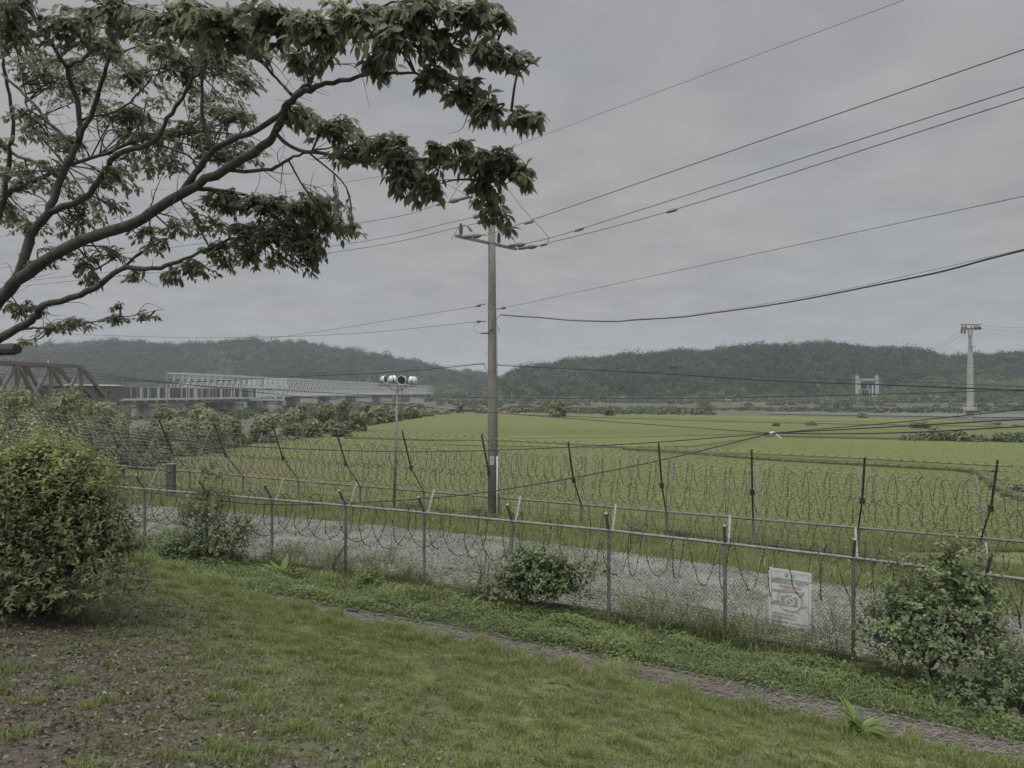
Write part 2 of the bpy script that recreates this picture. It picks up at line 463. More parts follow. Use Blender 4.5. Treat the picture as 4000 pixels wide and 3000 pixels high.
# ------------------------------------------------------------------ terrain sheets
TS = np.concatenate([np.arange(-60, -16, 2.0), np.arange(-16, 12, .35), np.arange(12, 61, 2.0)])
def lawn_jit(X, Y):
    return .035 * fbm(X, Y, .9, 3, 3) + .012 * fbm(X, Y, 5, 9, 2)
LAWN = grid_sheet('lawn', TS, np.concatenate([np.arange(-14, 2, 1.0), np.arange(2, 9.4, .3), [9.45, 9.75]]), M['lawn'], jit=lambda X, Y: lawn_jit(X, Y))
grid_sheet('path', TS, [9.75, 9.95, 10.2, 10.45, 10.68], M['path'], jit=lambda X, Y: .012 * fbm(X, Y, 4, 5, 2))
grid_sheet('bank', TS, np.concatenate([[10.71], np.arange(11, 13.7, .3), [13.75, 13.86]]), M['bank'], jit=lambda X, Y: .03 * fbm(X, Y, 1.6, 5, 2))
M['kerb'] = mat('worn_kerb', (.21, .20, .185), (.12, .115, .10), 3, .9)
# pale edging strip between path and bank, a real step
kb = MB()
for i in range(len(TS) - 1):
    a, b_ = TS[i], TS[i + 1]
    vs = []
    for t in (a, b_):
        z = float(zg(t, 10.7)) + .02
        for n, dz in ((10.67, -.12), (10.675, -.012), (10.715, -.012), (10.72, -.12)):
            x, y = XY(t, n); vs.append((x, y, z + dz))
    kb.add(vs, [(0, 1, 5, 4), (1, 2, 6, 5), (2, 3, 7, 6)])
tag(kb.build('kerb', M['kerb']), kind='structure')
grid_sheet('road_shoulder', TS, [13.92, 14.5, 15.2, 16, 16.8, 17.4], M['paver'], jit=lambda X, Y: .02 * fbm(X, Y, .8, 5, 2))
grid_sheet('road', TS, [17.4, 18.2, 19, 20, 21, 21.8], M['gravel'], jit=lambda X, Y: .02 * fbm(X, Y, .8, 5, 2))
wl = MB()
for i in range(len(TS) - 1):
    a, b_ = TS[i], TS[i + 1]
    vs = []
    for t in (a, b_):
        for n, zn in ((13.82, 13.84), (13.92, 13.84)):
            x, y = XY(t, n); z = float(zg(t, 13.84)); vs += [(x, y, z - .75), (x, y, z + .06)]
    wl.add(vs, [(0, 4, 5, 1), (1, 5, 7, 3), (2, 3, 7, 6)])
M['drain'] = mat('black_edging', (.05, .048, .05), (.03, .03, .03), 5, .7)
tag(wl.build('retaining_edge', M['drain']), kind='structure')
TS2 = np.concatenate([np.arange(-90, -30, 3.0), np.arange(-30, 20, .8), np.arange(20, 91, 3.0)])
grid_sheet('verge', TS2, [21.8, 22.3, 23, 24, 25, 26, 27, 28, 29.5, 31], M['verge'], jit=lambda X, Y: .05 * fbm(X, Y, .5, 2, 3))

def plane(name, pts, z, m, kind='structure'):
    b = MB(); b.add([(p[0], p[1], z) for p in pts], [tuple(range(len(pts)))])
    o = b.build(name, m)
    if o.data.polygons[0].normal.z < 0: o.data.flip_normals()
    o['kind'] = kind
    return o
def gp(u, y, z=0.0):
    d = (EZ - z) * F / (y - HOR)
    return ((u - 2000) / F * d, d)
plane('ground', [(-3400, -600), (3400, -600), (3400, 4200), (-3400, 4200)], -1.2, M['land'])

# paddies: polygon read off the plan, from the foot of the fence bank to the river flats
fa = XY(-90, 30.9); fb = XY(95, 30.9)
left = [gp(460, 1815), gp(800, 1768), gp(1160, 1702), gp(1440, 1664), gp(1640, 1632), gp(1720, 1614)]
far = [gp(2000, 1611), gp(2500, 1620), gp(3000, 1632), gp(3600, 1640), gp(4100, 1648), gp(5200, 1660)]
plane('field', [fa] + [gp(200, 1850)] + left + far + [(260, 60), fb], 0.0, M['rice'])
plane('field', [gp(2420, 1619), gp(3000, 1626), gp(3700, 1640), gp(3700, 1652), gp(3100, 1645), gp(2440, 1628)], .06, M['rice_bright'])
plane('field', [gp(3020, 1712), gp(3900, 1732), gp(4500, 1745), gp(4500, 1830), gp(3900, 1822), gp(3300, 1790), gp(2800, 1768)], .06, M['rice_bright'])
plane('field', [gp(2000, 1702), gp(2500, 1700), gp(2950, 1712), gp(2700, 1745), gp(2300, 1750), gp(1700, 1738)], .06, M['rice_bright'])
plane('mud_flat', [gp(1640, 1588, -1.1), gp(4600, 1606, -1.1), gp(4600, 1575, -1.1), gp(1700, 1568, -1.1)], -1.1, M['mud'])
plane('river', [gp(1500, 1602, -1), gp(1790, 1603, -1), gp(2050, 1598, -1), gp(1800, 1592, -1), gp(1500, 1590, -1)], -1.0, M['water'])
plane('river', [gp(3000, 1617, -1), gp(3900, 1630, -1), gp(4400, 1632, -1), gp(4400, 1622, -1), gp(3600, 1614, -1), gp(3050, 1608, -1)], -1.0, M['water'])
plane('river', [gp(900, 1612, -1), gp(1400, 1606, -1), gp(1500, 1584, -1), gp(1000, 1582, -1)], -1.0, M['water'])

# ------------------------------------------------------------------ grass, litter and ground cover (nobody could count them)
M['grass'] = leaf_mat('grass_blade', [(0, (.105, .13, .058)), (.45, (.182, .22, .085)), (.8, (.235, .285, .105)), (1, (.28, .285, .155))], .55, .3, .25)
M['cover'] = leaf_mat('ground_cover_leaf', [(0, (.085, .11, .046)), (.5, (.145, .185, .07)), (1, (.21, .25, .095))], .5, .3, .3)
M['dry'] = leaf_mat('dry_leaf', [(0, (.038, .032, .026)), (.45, (.125, .107, .087)), (1, (.30, .262, .215))], .7, .1, .2)
M['straw'] = leaf_mat('straw_stalk', [(0, (.09, .083, .072)), (1, (.28, .262, .225))], .8, .1, .2)

def lawn_z(x, y):
    t = CT * x - ST * y; n = ST * x + CT * y
    return zg(t, n)
def litter_w(x, y):
    xb = -1.15 - .78 * (y - 5.2)
    return 1 / (1 + np.exp((x - xb) / .55))
def in_view(x, y, z, mu=120):
    u = 2000 + x / y * F; v = HOR - (z - EZ) / y * F
    return (u > -mu) & (u < 4000 + mu) & (v < 3000 + mu * 2)

lv = np.zeros(len(LAWN.data.vertices) * 3, np.float32); LAWN.data.vertices.foreach_get('co', lv); lv = lv.reshape(-1, 3)
la = LAWN.data.attributes.new('tint', 'FLOAT', 'POINT'); la.data.foreach_set('value', (litter_w(lv[:, 0] + .8 * fbm(lv[:, 0], lv[:, 1], .8, 4, 3), lv[:, 1])).astype(np.float32))
rng = np.random.default_rng(3)
NB = 640000
t = rng.uniform(-16, 8, NB); n = 3.2 + (9.72 - 3.2) * rng.random(NB)
x = CT * t + ST * n; y = -ST * t + CT * n
z = zg(t, n)
k = in_view(x, y, z) & (y > 2)
x, y, z, t, n = x[k], y[k], z[k], t[k], n[k]
ns1 = fbm(x, y, .8, 4, 3); ns2 = fbm(x, y, 3.5, 14, 2)
lw = litter_w(x + ns1 * .8, y)
edge = np.clip((n - 8.3) / 1.2, 0, 1)
dens = np.clip(.78 + .5 * ns1 + .3 * ns2, .3, 1) * (1 - lw * np.clip(.84 - 1.3 * np.clip(ns2 - .05, 0, 1), .2, 1))
dens = np.maximum(dens, edge * .9 * (1 - .6 * lw))
k = rng.random(len(x)) < dens
x, y, z, n, ns1, ns2, edge, lw = x[k], y[k], z[k], n[k], ns1[k], ns2[k], edge[k], lw[k]
z = z + .035 * 0 
h = rng.uniform(.022, .05, len(x)) * (1 + .5 * np.clip(ns2, -.5, 1)) * (1 + 1.6 * edge) 
tuft = (ns2 > .30); h[tuft] *= 1.9
tint = np.clip(.42 + .28 * ns1 + .22 * ns2 + rng.normal(0, .16, len(x)) + .24 * edge, 0, 1)
zj = lawn_jit(x, y)
V, q, t3, tt = blades(np.stack([x, y, z + zj - .006], 1), h, rng.uniform(.005, .010, len(x)), rng.uniform(.2, .9, len(x)), tint, rng)
tag(link_mesh('grass', np_mesh('grass', V, q, t3, tt), M['grass']), 'short patchy lawn grass on the slope below the tree', 'grass', kind='stuff')

# broad-leaved weeds dotted through the lawn
nw = 1700
t = rng.uniform(-12, 6, nw); n = rng.uniform(3.5, 9.6, nw); x = CT * t + ST * n; y = -ST * t + CT * n
k = in_view(x, y, zg(t, n)) & (y > 3) & (fbm(x, y, .7, 31, 2) > -.12); x, y = x[k], y[k]
Pn, A, N, L = [], [], [], []
for a, b_ in zip(x, y):
    zz = zxy(a, b_) + float(lawn_jit(np.array([a]), np.array([b_]))[0])
    s = rng.uniform(.35, .85)
    for j in range(rng.integers(6, 13)):
        q_ = rng.uniform(0, 6.28); el = rng.uniform(.3, 1.2)
        Pn.append((a + rng.normal(0, .02), b_ + rng.normal(0, .02), zz)); d = (math.cos(q_) * math.cos(el), math.sin(q_) * math.cos(el), math.sin(el))
        A.append(d); N.append((-d[0], -d[1], 1.2)); L.append(s * rng.uniform(.06, .11))
L = np.array(L)
tag(leaves('lawn_weeds', Pn, A, N, L, L * .24, rng.uniform(.2, .9, len(L)), M['cover'], fine=True, curl=.3), 'small bright broad-leaved weeds dotted through the lawn', 'weeds', kind='stuff')

# fallen leaves under the tree
nl = 120000
t = rng.uniform(-14, 2, nl); n = rng.uniform(3, 9.3, nl); x = CT * t + ST * n; y = -ST * t + CT * n
k = (rng.random(nl) < litter_w(x + .6 * fbm(x, y, .9, 7, 2), y) * .9 + .010) & in_view(x, y, zg(t, n)) & (y > 2.5); x, y, t, n = x[k], y[k], t[k], n[k]
z = zg(t, n) + lawn_jit(x, y) + rng.uniform(.004, .03, len(x))
a = rng.uniform(0, 6.28, len(x)); A = np.stack([np.cos(a), np.sin(a), rng.normal(0, .35, len(x))], 1)
N = np.stack([rng.normal(0, .6, len(x)), rng.normal(0, .6, len(x)), np.ones(len(x))], 1)
L = rng.uniform(.018, .05, len(x)) * np.where(rng.random(len(x)) < .08, 1.7, 1)
tag(leaves('leaf_litter', np.stack([x, y, z], 1), A, N, L, L * rng.uniform(.35, .6, len(x)), np.clip(rng.beta(1.6, 2.4, len(x)), 0, 1), M['dry'], curl=.3, fold=.2), 'brown fallen leaves scattered under the tree', 'leaf litter', kind='stuff')

# straw and stalks raked along the path
nl = 24000
t = rng.uniform(-11, 7, nl); n = rng.normal(10.15, .28, nl); k = (n > 9.5) & (n < 10.72); t, n = t[k], n[k]
x = CT * t + ST * n; y = -ST * t + CT * n; z = zg(t, n) + rng.uniform(.006, .035, len(x))
a = rng.normal(.3, .9, len(x)); A = np.stack([np.cos(a), -np.sin(a), rng.normal(0, .12, len(x))], 1); N = np.tile([0, 0, 1.0], (len(x), 1))
tag(leaves('straw_litter', np.stack([x, y, z], 1), A, N, rng.uniform(.06, .24, len(x)), rng.uniform(.007, .017, len(x)), rng.random(len(x)), M['straw'], curl=.05), 'dry straw strewn along the narrow path', 'straw', kind='stuff')

# creeping ground cover on the bank
nl = 95000
t = rng.uniform(-17, 9, nl); n = rng.uniform(10.60, 13.8, nl); x = CT * t + ST * n; y = -ST * t + CT * n
f1 = fbm(x, y, .9, 21, 3); f2 = fbm(x, y, 3, 8, 2)
k = rng.random(nl) < np.clip(.72 + .6 * f1 + .25 * f2, .05, 1); x, y, t, n, f1, f2 = x[k], y[k], t[k], n[k], f1[k], f2[k]
hh = np.clip(.10 + .12 * f1 + .09 * f2, .01, .4) * np.clip((n - 10.5) / .35, .25, 1); z = zg(t, n) + hh * rng.random(len(x)) ** .6
a = rng.uniform(0, 6.28, len(x)); el = rng.uniform(-.1, .8, len(x))
A = np.stack([np.cos(a) * np.cos(el), np.sin(a) * np.cos(el), np.sin(el)], 1); N = np.stack([-A[:, 0] * .5, -A[:, 1] * .5, np.ones(len(x))], 1) + rng.normal(0, .3, (len(x), 3))
L = rng.uniform(.03, .07, len(x)) * (1 + .4 * np.clip(f1, 0, 1))
tint = np.clip(.42 + .35 * f1 + .25 * f2 + rng.normal(0, .15, len(x)), 0, 1)
tag(leaves('ground_cover', np.stack([x, y, z], 1), A, N, L, L * .55, tint, M['cover'], curl=.25), 'creeping green ground cover between path and chain link fence', 'ground cover', kind='stuff')
nb = 22000
t = rng.uniform(-17, 9, nb); n = rng.uniform(10.75, 13.8, nb); x = CT * t + ST * n; y = -ST * t + CT * n
f1 = fbm(x, y, 1.1, 41, 3); k = rng.random(nb) < np.clip(.15 + f1 + .45 * (n > 13.2), 0, 1); x, y, t, n = x[k], y[k], t[k], n[k]
V, q, t3, tt = blades(np.stack([x, y, zg(t, n)], 1), rng.uniform(.1, .32, len(x)), rng.uniform(.006, .012, len(x)), rng.uniform(.3, 1, len(x)), np.clip(rng.normal(.6, .22, len(x)), 0, 1), rng)
tag(link_mesh('bank_grass', np_mesh('bank_grass', V, q, t3, tt), M['grass']), 'longer grass tufts growing through the bank cover', 'grass', kind='stuff')

# weeds and stalks crowding the foot of the mesh
nl = 15000
t = rng.uniform(-17, 9, nl); n = rng.normal(13.5, .22, nl); x = CT * t + ST * n; y = -ST * t + CT * n
f1 = fbm(x, y, 1.3, 61, 3); k = rng.random(nl) < np.clip(.25 + 1.1 * f1, 0, 1); x, y, t, n, f1 = x[k], y[k], t[k], n[k], f1[k]
z = zg(t, np.minimum(n, 13.8)) + np.clip(.12 + .55 * f1, .05, .6) * rng.random(len(x))
a = rng.uniform(0, 6.28, len(x)); el = rng.uniform(-.3, .9, len(x)); A = np.stack([np.cos(a) * np.cos(el), np.sin(a) * np.cos(el), np.sin(el)], 1); N = rng.normal(0, .5, (len(x), 3)) + [0, 0, 1]
L = rng.uniform(.03, .075, len(x)); M['mixed_weed'] = leaf_mat('mixed_weed', [(0, (.10, .085, .06)), (.3, (.10, .12, .055)), (.7, (.16, .19, .075)), (1, (.22, .24, .11))], .6, .3, .2)
tag(leaves('mesh_weeds', np.stack([x, y, z], 1), A, N, L, L * .45, rng.random(len(x)), M['mixed_weed'], curl=.25), 'weeds crowding the foot of the chain link mesh', 'weeds', kind='stuff')
V, q, t3, tt = blades(np.stack([x, y, zg(t, np.minimum(n, 13.8))], 1), np.clip(.2 + .6 * f1, .1, .8) * rng.uniform(.5, 1.2, len(x)), rng.uniform(.005, .010, len(x)), rng.uniform(.1, .7, len(x)), rng.random(len(x)), rng)
tag(link_mesh('mesh_stalks', np_mesh('mesh_stalks', V, q, t3, tt), M['mixed_weed']), 'thin stalks and dry grass along the foot of the chain link mesh', 'weeds', kind='stuff')

# verge, road weeds
nb = 170000
t = rng.uniform(-45, 22, nb); n = np.where(rng.random(nb) < .80, rng.uniform(21.6, 30.6, nb), rng.uniform(13.95, 21.6, nb)); x = CT * t + ST * n; y = -ST * t + CT * n
f1 = fbm(x, y, .6, 17, 3); f2 = fbm(x, y, 2.2, 19, 2)
onroad = n < 21.6
k = np.where(onroad, (f1 + .35 * f2 > .12 - .48 * ((n > 16.2) & (n < 18.4)) - .5 * np.clip((n - 20.6) / 1.0, 0, 1)), rng.random(nb) < np.clip(.6 + .6 * f1, .15, 1)); x, y, t, n, f1, f2, onroad = [q_[k] for q_ in (x, y, t, n, f1, f2, onroad)]
h = np.where(onroad, rng.uniform(.05, .16, len(x)), rng.uniform(.12, .42, len(x)) * (1 + .5 * f2))
V, q, t3, tt = blades(np.stack([x, y, zg(t, n)], 1), h, rng.uniform(.014, .03, len(x)), rng.uniform(.2, .9, len(x)), np.clip(.66 + .25 * f1 + .15 * f2 + rng.normal(0, .16, len(x)), 0, 1), rng)
tag(link_mesh('verge_grass', np_mesh('verge_grass', V, q, t3, tt), M['grass']), 'rough grass along the verge of the gravel road', 'grass', kind='stuff')

# loose stones on the road
M['stone'] = leaf_mat('road_stone', [(0, (.18, .173, .156)), (.6, (.25, .242, .224)), (1, (.34, .332, .312))], .9, 0, .2)
nl = 60000
t = rng.uniform(-40, 14, nl); n = 17.3 + 4.6 * rng.random(nl); x = CT * t + ST * n; y = -ST * t + CT * n
k = fbm(x, y, .7, 27, 3) > -.25; x, y, t, n = x[k], y[k], t[k], n[k]
a = rng.uniform(0, 6.28, len(x)); A = np.stack([np.cos(a), np.sin(a), rng.normal(0, .3, len(x))], 1); N = np.stack([rng.normal(0, .5, len(x)), rng.normal(0, .5, len(x)), np.ones(len(x))], 1)
L = rng.uniform(.025, .07, len(x))
tag(leaves('gravel', np.stack([x, y, zg(t, n) + .02], 1), A, N, L, L * .8, rng.random(len(x)), M['stone'], curl=.1, fold=.25), 'loose grey stones over the gravel road', 'gravel', kind='stuff')

# rice stems nearest the fence
M['rice_stem'] = leaf_mat('rice_leaf', [(0, (.148, .166, .076)), (.6, (.195, .212, .088)), (1, (.235, .23, .112))], .6, .3, .2)
nb = 210000
yy = 29 + 95 * rng.random(nb) ** 1.9; uu = rng.uniform(100, 4100, nb); x = (uu - 2000) / F * yy; y = yy
t = CT * x - ST * y; n = ST * x + CT * y
xl = np.interp(y, [29, 60, 65, 77, 107, 130], [-20, -30, -31, -32, -31, -28])
k = (n > 31.2) & (x > xl); x, y = x[k], y[k]
f1 = fbm(x, y, .12, 5, 3)
V, q, t3, tt = blades(np.stack([x, y, np.zeros(len(x)) - .1], 1), rng.uniform(.22, .42, len(x)), rng.uniform(.014, .03, len(x)), rng.uniform(.2, .8, len(x)), np.clip(.5 + .3 * f1 + rng.normal(0, .15, len(x)), 0, 1), rng)
tag(link_mesh('rice_crop', np_mesh('rice_crop', V, q, t3, tt), M['rice_stem']), 'yellow-green rice standing in the paddy beyond the fences', 'rice', kind='stuff')

M['ridge'] = ground_mat('paddy_bank', [(.35, (.07, .078, .035)), (.6, (.11, .115, .055))], 1, 10)
def ridge(name, pts, hgt, wid, m, label, count=2500):
    """Low grassy bank between paddies: a mound with grass on it."""
    pts = [Vector((p[0], p[1], 0)) for p in pts]; pts = catmull(pts, 12)
    b = MB(); b.tube([p + Vector((0, 0, -.02)) for p in pts], [wid * .5] * len(pts), 7)
    for i, v in enumerate(b.v): b.v[i] = (v[0], v[1], max(-.1, v[2] * hgt / (wid * .5) + .05))
    o = b.build(name, m, smooth=True)
    tag(o, kind='structure')
    i = rng.integers(0, len(pts) - 1, count); f = rng.random(count)[:, None]
    p = np.array(pts)[i] * (1 - f) + np.array(pts)[i + 1] * f + np.concatenate([rng.normal(0, wid * .35, (count, 2)), np.zeros((count, 1))], 1)
    V, q, t3, tt = blades(p, rng.uniform(.25, .8, count) * hgt * 1.6, rng.uniform(.04, .10, count), rng.uniform(.2, .8, count), np.clip(rng.normal(.22, .2, count), 0, 1), rng)
    tag(link_mesh('ridge_grass', np_mesh('ridge_grass', V, q, t3, tt), M['grass']), label, 'grass', kind='stuff')
ridge('field_bank', [gp(2440, 1757), gp(2760, 1778), gp(3000, 1797), gp(3343, 1817), gp(3768, 1843), gp(3860, 1880), gp(4020, 1960), gp(4500, 1990), gp(5600, 2010)], .35, .8, M['ridge'], 'darker grass along the low bank crossing the paddy')
ridge('field_bank', [gp(1350, 1712), gp(1700, 1722), gp(2000, 1727), gp(2450, 1752)], .2, .7, M['ridge'], 'faint grass along the far paddy bank')
ridge('field_bank', [gp(2990, 1705), gp(3400, 1714), gp(3800, 1720), gp(4100, 1728)], .25, 1.2, M['ridge'], 'grass strip below the row of field bushes')
ridge('field_bank', [gp(2000, 1618), gp(2600, 1640), gp(3200, 1655), gp(3900, 1668)], .3, 2.2, M['reeds'], 'reedy strip near the far edge of the paddies', 4000)
# ------------------------------------------------------------------ near chain link fence
NV = Vector((ST, CT, 0))            # away from the camera, across the fences
TV = Vector((CT, -ST, 0))           # along the fences
UP = Vector((0, 0, 1))
NN = 13.62
def near_rail(t): return float(np.interp(t, [-24, -14.75, -8, -3, 1.3, 5, 12], [-2.30, -2.42, -2.53, -2.67, -2.86, -3.08, -3.5])) + EZ
def tu(u, n):
    """t along the line n seen at column u."""
    s = (u - 2000) / F; d = n / (ST * s + CT); return CT * s * d - ST * d
near_u = [565, 808, 1062, 1350, 1657, 1999, 2378, 2832, 3333, 3854]
near_t = [tu(u, NN) for u in near_u]
near_t = [near_t[0] - 4.0, near_t[0] - 2.0] + near_t + [near_t[-1] + 2.0 * k for k in (1, 2, 3, 4)]
def np_(t, z, dn=0.0):
    x, y = XY(t, NN + dn); return Vector((x, y, z))
t0, t1 = near_t[0], near_t[-1]
fence = thing('chain_link_fence', np_(near_t[6], zxy(*XY(near_t[6], NN))), 'galvanised chain link fence with Y arms and razor coil beside the gravel road', 'fence')
for i, t in enumerate(near_t):
    zr = near_rail(t); zb = float(zg(t, NN)) - .1
    post = MB().tube([np_(t, zb), np_(t, zr - .03)], .033, 10).build('post', M['galv'], fence, smooth=False)
    arm = MB().tube([np_(t, zr - .05), np_(t, zr + .03, -.01), np_(t, zr + .37, -.26)], .031, 10)
    arm.build('dark_arm', M['galv_dull'], post)
    pa = MB(); a0, a1 = np_(t + .05, zr - .02, .04), np_(t + .05, zr + .46, .34)
    pa.beam(a0, a1, .034, .006, up=TV); pa.beam(a0 + TV * .017, a1 + TV * .017, .006, .034, up=TV)
    pa.build('pale_arm', M['galv_pale'], post)
    if i == 5:
        MB().beam(np_(t - .28, float(zg(t - .28, NN - .35)) - .05, -.35), np_(t - .02, zb + .75, -.04), .07, .05).build('brace', M['galv_pale'], post)
rail = MB()
for i in range(len(near_t) - 1):
    rail.tube([np_(near_t[i], near_rail(near_t[i]), -.02), np_(near_t[i + 1], near_rail(near_t[i + 1]), -.02)], .027, 8)
rail.build('top_rail', M['galv'], fence)
lr = MB()
for i in range(len(near_t) - 1):
    for f_ in (.33,):
        m_ = near_t[i] * (1 - f_) + near_t[i + 1] * f_
        lr.tube([np_(m_ - .03, near_rail(m_), -.02), np_(m_ + .03, near_rail(m_), -.02)], .034, 8)
pass
ml = MB(); pitch = .068
def mesh_pt(t, h):
    zb = float(zg(t, NN)) + .04; zt = near_rail(t) - .01
    return np_(t, zb + (zt - zb) * h, -.035)
H = 1.72; nsteps = 5
k0 = int((t0 - H) / pitch)
for k in range(k0, int(t1 / pitch) + 1):
    for sgn in (1, -1):
        ta = k * pitch + (0 if sgn > 0 else H * .86)
        pts = []
        for s in range(nsteps + 1):
            h = s / nsteps; tt_ = ta + sgn * H * .86 * h + .004 * math.sin(7 * k + s * 2.1)
            if t0 <= tt_ <= t1: pts.append(mesh_pt(tt_, h) + NV * (.003 * sgn + .012 * math.sin(tt_ * 1.7 + h * 4)))
        if len(pts) > 1: ml.tube(pts, .0024, 3, caps=False)
ml.build('chain_link', M['galv_mesh'], fence)
def razor(name, t_a, t_b, nc, zc, rad, pit, wr, m, parent, seed, barb=.03, pn=None, seg=18, sq=1.0):
    r_ = random.Random(seed); b = MB(); bb = MB(); loops = int((t_b - t_a) / pit)
    pts = []
    ph = 0; R = rad
    for i in range(loops * seg + 1):
        a = 2 * math.pi * i / seg
        t = t_a + pit * i / seg + .25 * pit * math.sin(a * .5 + 1.3) + r_.gauss(0, .012) 
        if i % seg == 0: R0, R1 = R, rad * r_.uniform(.86, 1.1); dz0 = ph; ph = r_.uniform(-.05, .05)
        f = (i % seg) / seg; R = R0 * (1 - f) + R1 * f; dz = dz0 * (1 - f) + ph * f
        x, y = XY(t, nc); c = Vector((x, y, zc(t) + dz))
        pts.append(c + NV * math.cos(a) * R * sq + UP * math.sin(a) * R)
    b.tube(pts, wr, 3, caps=False)
    for i in range(len(pts) - 1):
        for f in (0, .5):
            p = pts[i].lerp(pts[i + 1], f); d = (pts[i + 1] - pts[i]).normalized()
            s = d.cross(Vector((r_.uniform(-1, 1), r_.uniform(-1, 1), r_.uniform(-1, 1)))).normalized() * barb * .5
            n_ = d.cross(s) * .25
            b.add([p - s, p + d * wr * 2.5 + n_, p + s, p - d * wr * 2.5 - n_], [(0, 1, 2, 3)])
    return b.build(name, m, parent)
razor('razor_coil', t0, t1, NN - .30, lambda t: near_rail(t) - .26, .46, .40, .0075, M['iron'], fence, 2, .045)
def barbed(name, fa, ts_, m, mb, parent, step, blen, r, seed, sag=.03, bm=None):
    rr = random.Random(seed); b = MB(); bb = MB()
    for i in range(len(ts_) - 1):
        p0, p1 = fa(ts_[i]), fa(ts_[i + 1]); L_ = (p1 - p0).length; s_ = sag * rr.uniform(.2, 1.4)
        f = lambda q: p0.lerp(p1, q) - UP * s_ * 4 * q * (1 - q)
        b.tube([f(q / 4) for q in range(5)], r, 3, caps=False)
        n_ = int(L_ / step); off = rr.random()
        for j in range(n_):
            c = f(min(1, (j + off) / n_)); d = (TV * rr.uniform(.75, 1) + UP * (-1 if (seed + i) % 2 else 1) * rr.uniform(.3, .6)).normalized() * blen / 2
            bb.beam(c - d, c + d, blen * .105, blen * .105)
    o = b.build(name, m, parent)
    bb.build('barbs', mb, o)['kind'] = 'stuff'
    return o
for j, h in enumerate((.12, .24, .36)):
    barbed('barbed_wire', lambda t, h=h: np_(t, near_rail(t) + h, -.26 * h / .37), near_t, M['wire'], M['barb'], fence, .13, .035, .0022, j)
for j, h in enumerate((.08, .2, .32, .44)):
    barbed('barbed_wire', lambda t, h=h: np_(t, near_rail(t) + h, .04 + .30 * h / .46), near_t, M['wire'], M['barb'], fence, .13, .035, .0022, 10 + j)

# ------------------------------------------------------------------ tall security fence beyond the road
FN = 27.0
def far_rail(t): return -4.565 - .0277 * t + EZ
far_u = [538, 741, 949, 1167, 1407, 1655, 1950, 2270, 2602, 2942, 3353, 3832]
far_t = [tu(u, FN) for u in far_u]
s_ = 3.1
far_t = [far_t[0] - s_ * k for k in range(6, 0, -1)] + far_t + [*[far_t[-1] + k * s_ for k in (1, 2, 3, 4)]]
def fp(t, up, dn=0.0):
    x, y = XY(t, FN + dn); return Vector((x, y, far_rail(t) + up))
ARM = [(0, 0), (1.1, -1.12), (2.62, -1.85)]
PAL = [(0, .0), (1.95, 1.2)]
def arm_at(h):
    return float(np.interp(h, [a[0] for a in ARM], [a[1] for a in ARM]))
sec = thing('security_fence', fp(far_t[10], -1.0), 'tall barbed security fence with dark bent posts and wire coils along the paddy edge', 'fence')
for i, t in enumerate(far_t):
    up_k = 1 + .03 * math.sin(i * 2.3)
    post = MB().tube([fp(t, -1.25), fp(t, .04)], .045, 8).build('post', M['galv_dull'], sec)
    dark = i >= 12
    MB().tube([fp(t, 0), fp(t, 1.12 * up_k, -1.13)], .028, 8).build('lower_arm', M['iron'] if dark else M['galv_dull'], post)
    ua = MB().tube([fp(t, 1.06 * up_k, -1.1), fp(t, 2.62 * up_k, -1.85)], .034, 8).build('upper_arm', M['iron'], post)
    cl = MB(); c = fp(t, 1.08 * up_k, -1.115); cl.box(c, (.12, .11, .17), .3); cl.box(c + UP * .10 + NV * -.03, (.08, .15, .05), .3); cl.build('clamp', M['iron'], post)
    pa = MB(); a0, a1 = fp(t + .1, -.02, .05), fp(t + .1, 1.95, 1.2); pa.beam(a0, a1, .05, .01, up=TV); pa.beam(a0 + TV * .025, a1 + TV * .025, .01, .05, up=TV)
    pa.build('pale_arm', M['arm_far'], post)
rl = MB()
for i in range(len(far_t) - 1): rl.tube([fp(far_t[i], .0, -.03), fp(far_t[i + 1], 0, -.03)], .04, 8)
rl.build('top_rail', M['galv_dull'], sec)
hs = [.12, .34, .56, .80, 1.02, 1.24, 1.46, 1.68, 1.92, 2.16, 2.38, 2.56]
i_net = next(i for i, t in enumerate(far_t) if t > tu(900, FN))
for j, h in enumerate(hs):
    barbed('barbed_wire', lambda t, h=h: fp(t, h, arm_at(h) - .03), far_t[i_net - 3 if h < 1.2 else i_net:], M['wire_pale'], M['barb'], sec, .32, .14, .0045, 20 + j, .05)
for j, h in enumerate((-.25, -.5, -.75, -.98)):
    barbed('barbed_wire', lambda t, h=h: fp(t, h, -.03), far_t[4:], M['wire'], M['barb'], sec, .28, .11, .0045, 40 + j, .03)
for j, h in enumerate((.4, .85, 1.3, 1.75)):
    barbed('barbed_wire', lambda t, h=h: fp(t, h, .05 + .59 * h), far_t[4:], M['wire_pale'], M['barb'], sec, .34, .12, .0045, 50 + j, .05)
razor('razor_coil', far_t[4], far_t[-1], FN + .15, lambda t: far_rail(t) + 1.32, .50, .34, .0085, M['barb'], sec, 5, .06)
razor('razor_coil', far_t[4], far_t[-1], FN - .35, lambda t: far_rail(t) + .62, .42, .34, .008, M['barb'], sec, 6, .06)
razor('razor_coil', far_t[4], far_t[-1], FN - .50, lambda t: far_rail(t) - .38, .42, .40, .0075, M['barb'], sec, 8, .06)
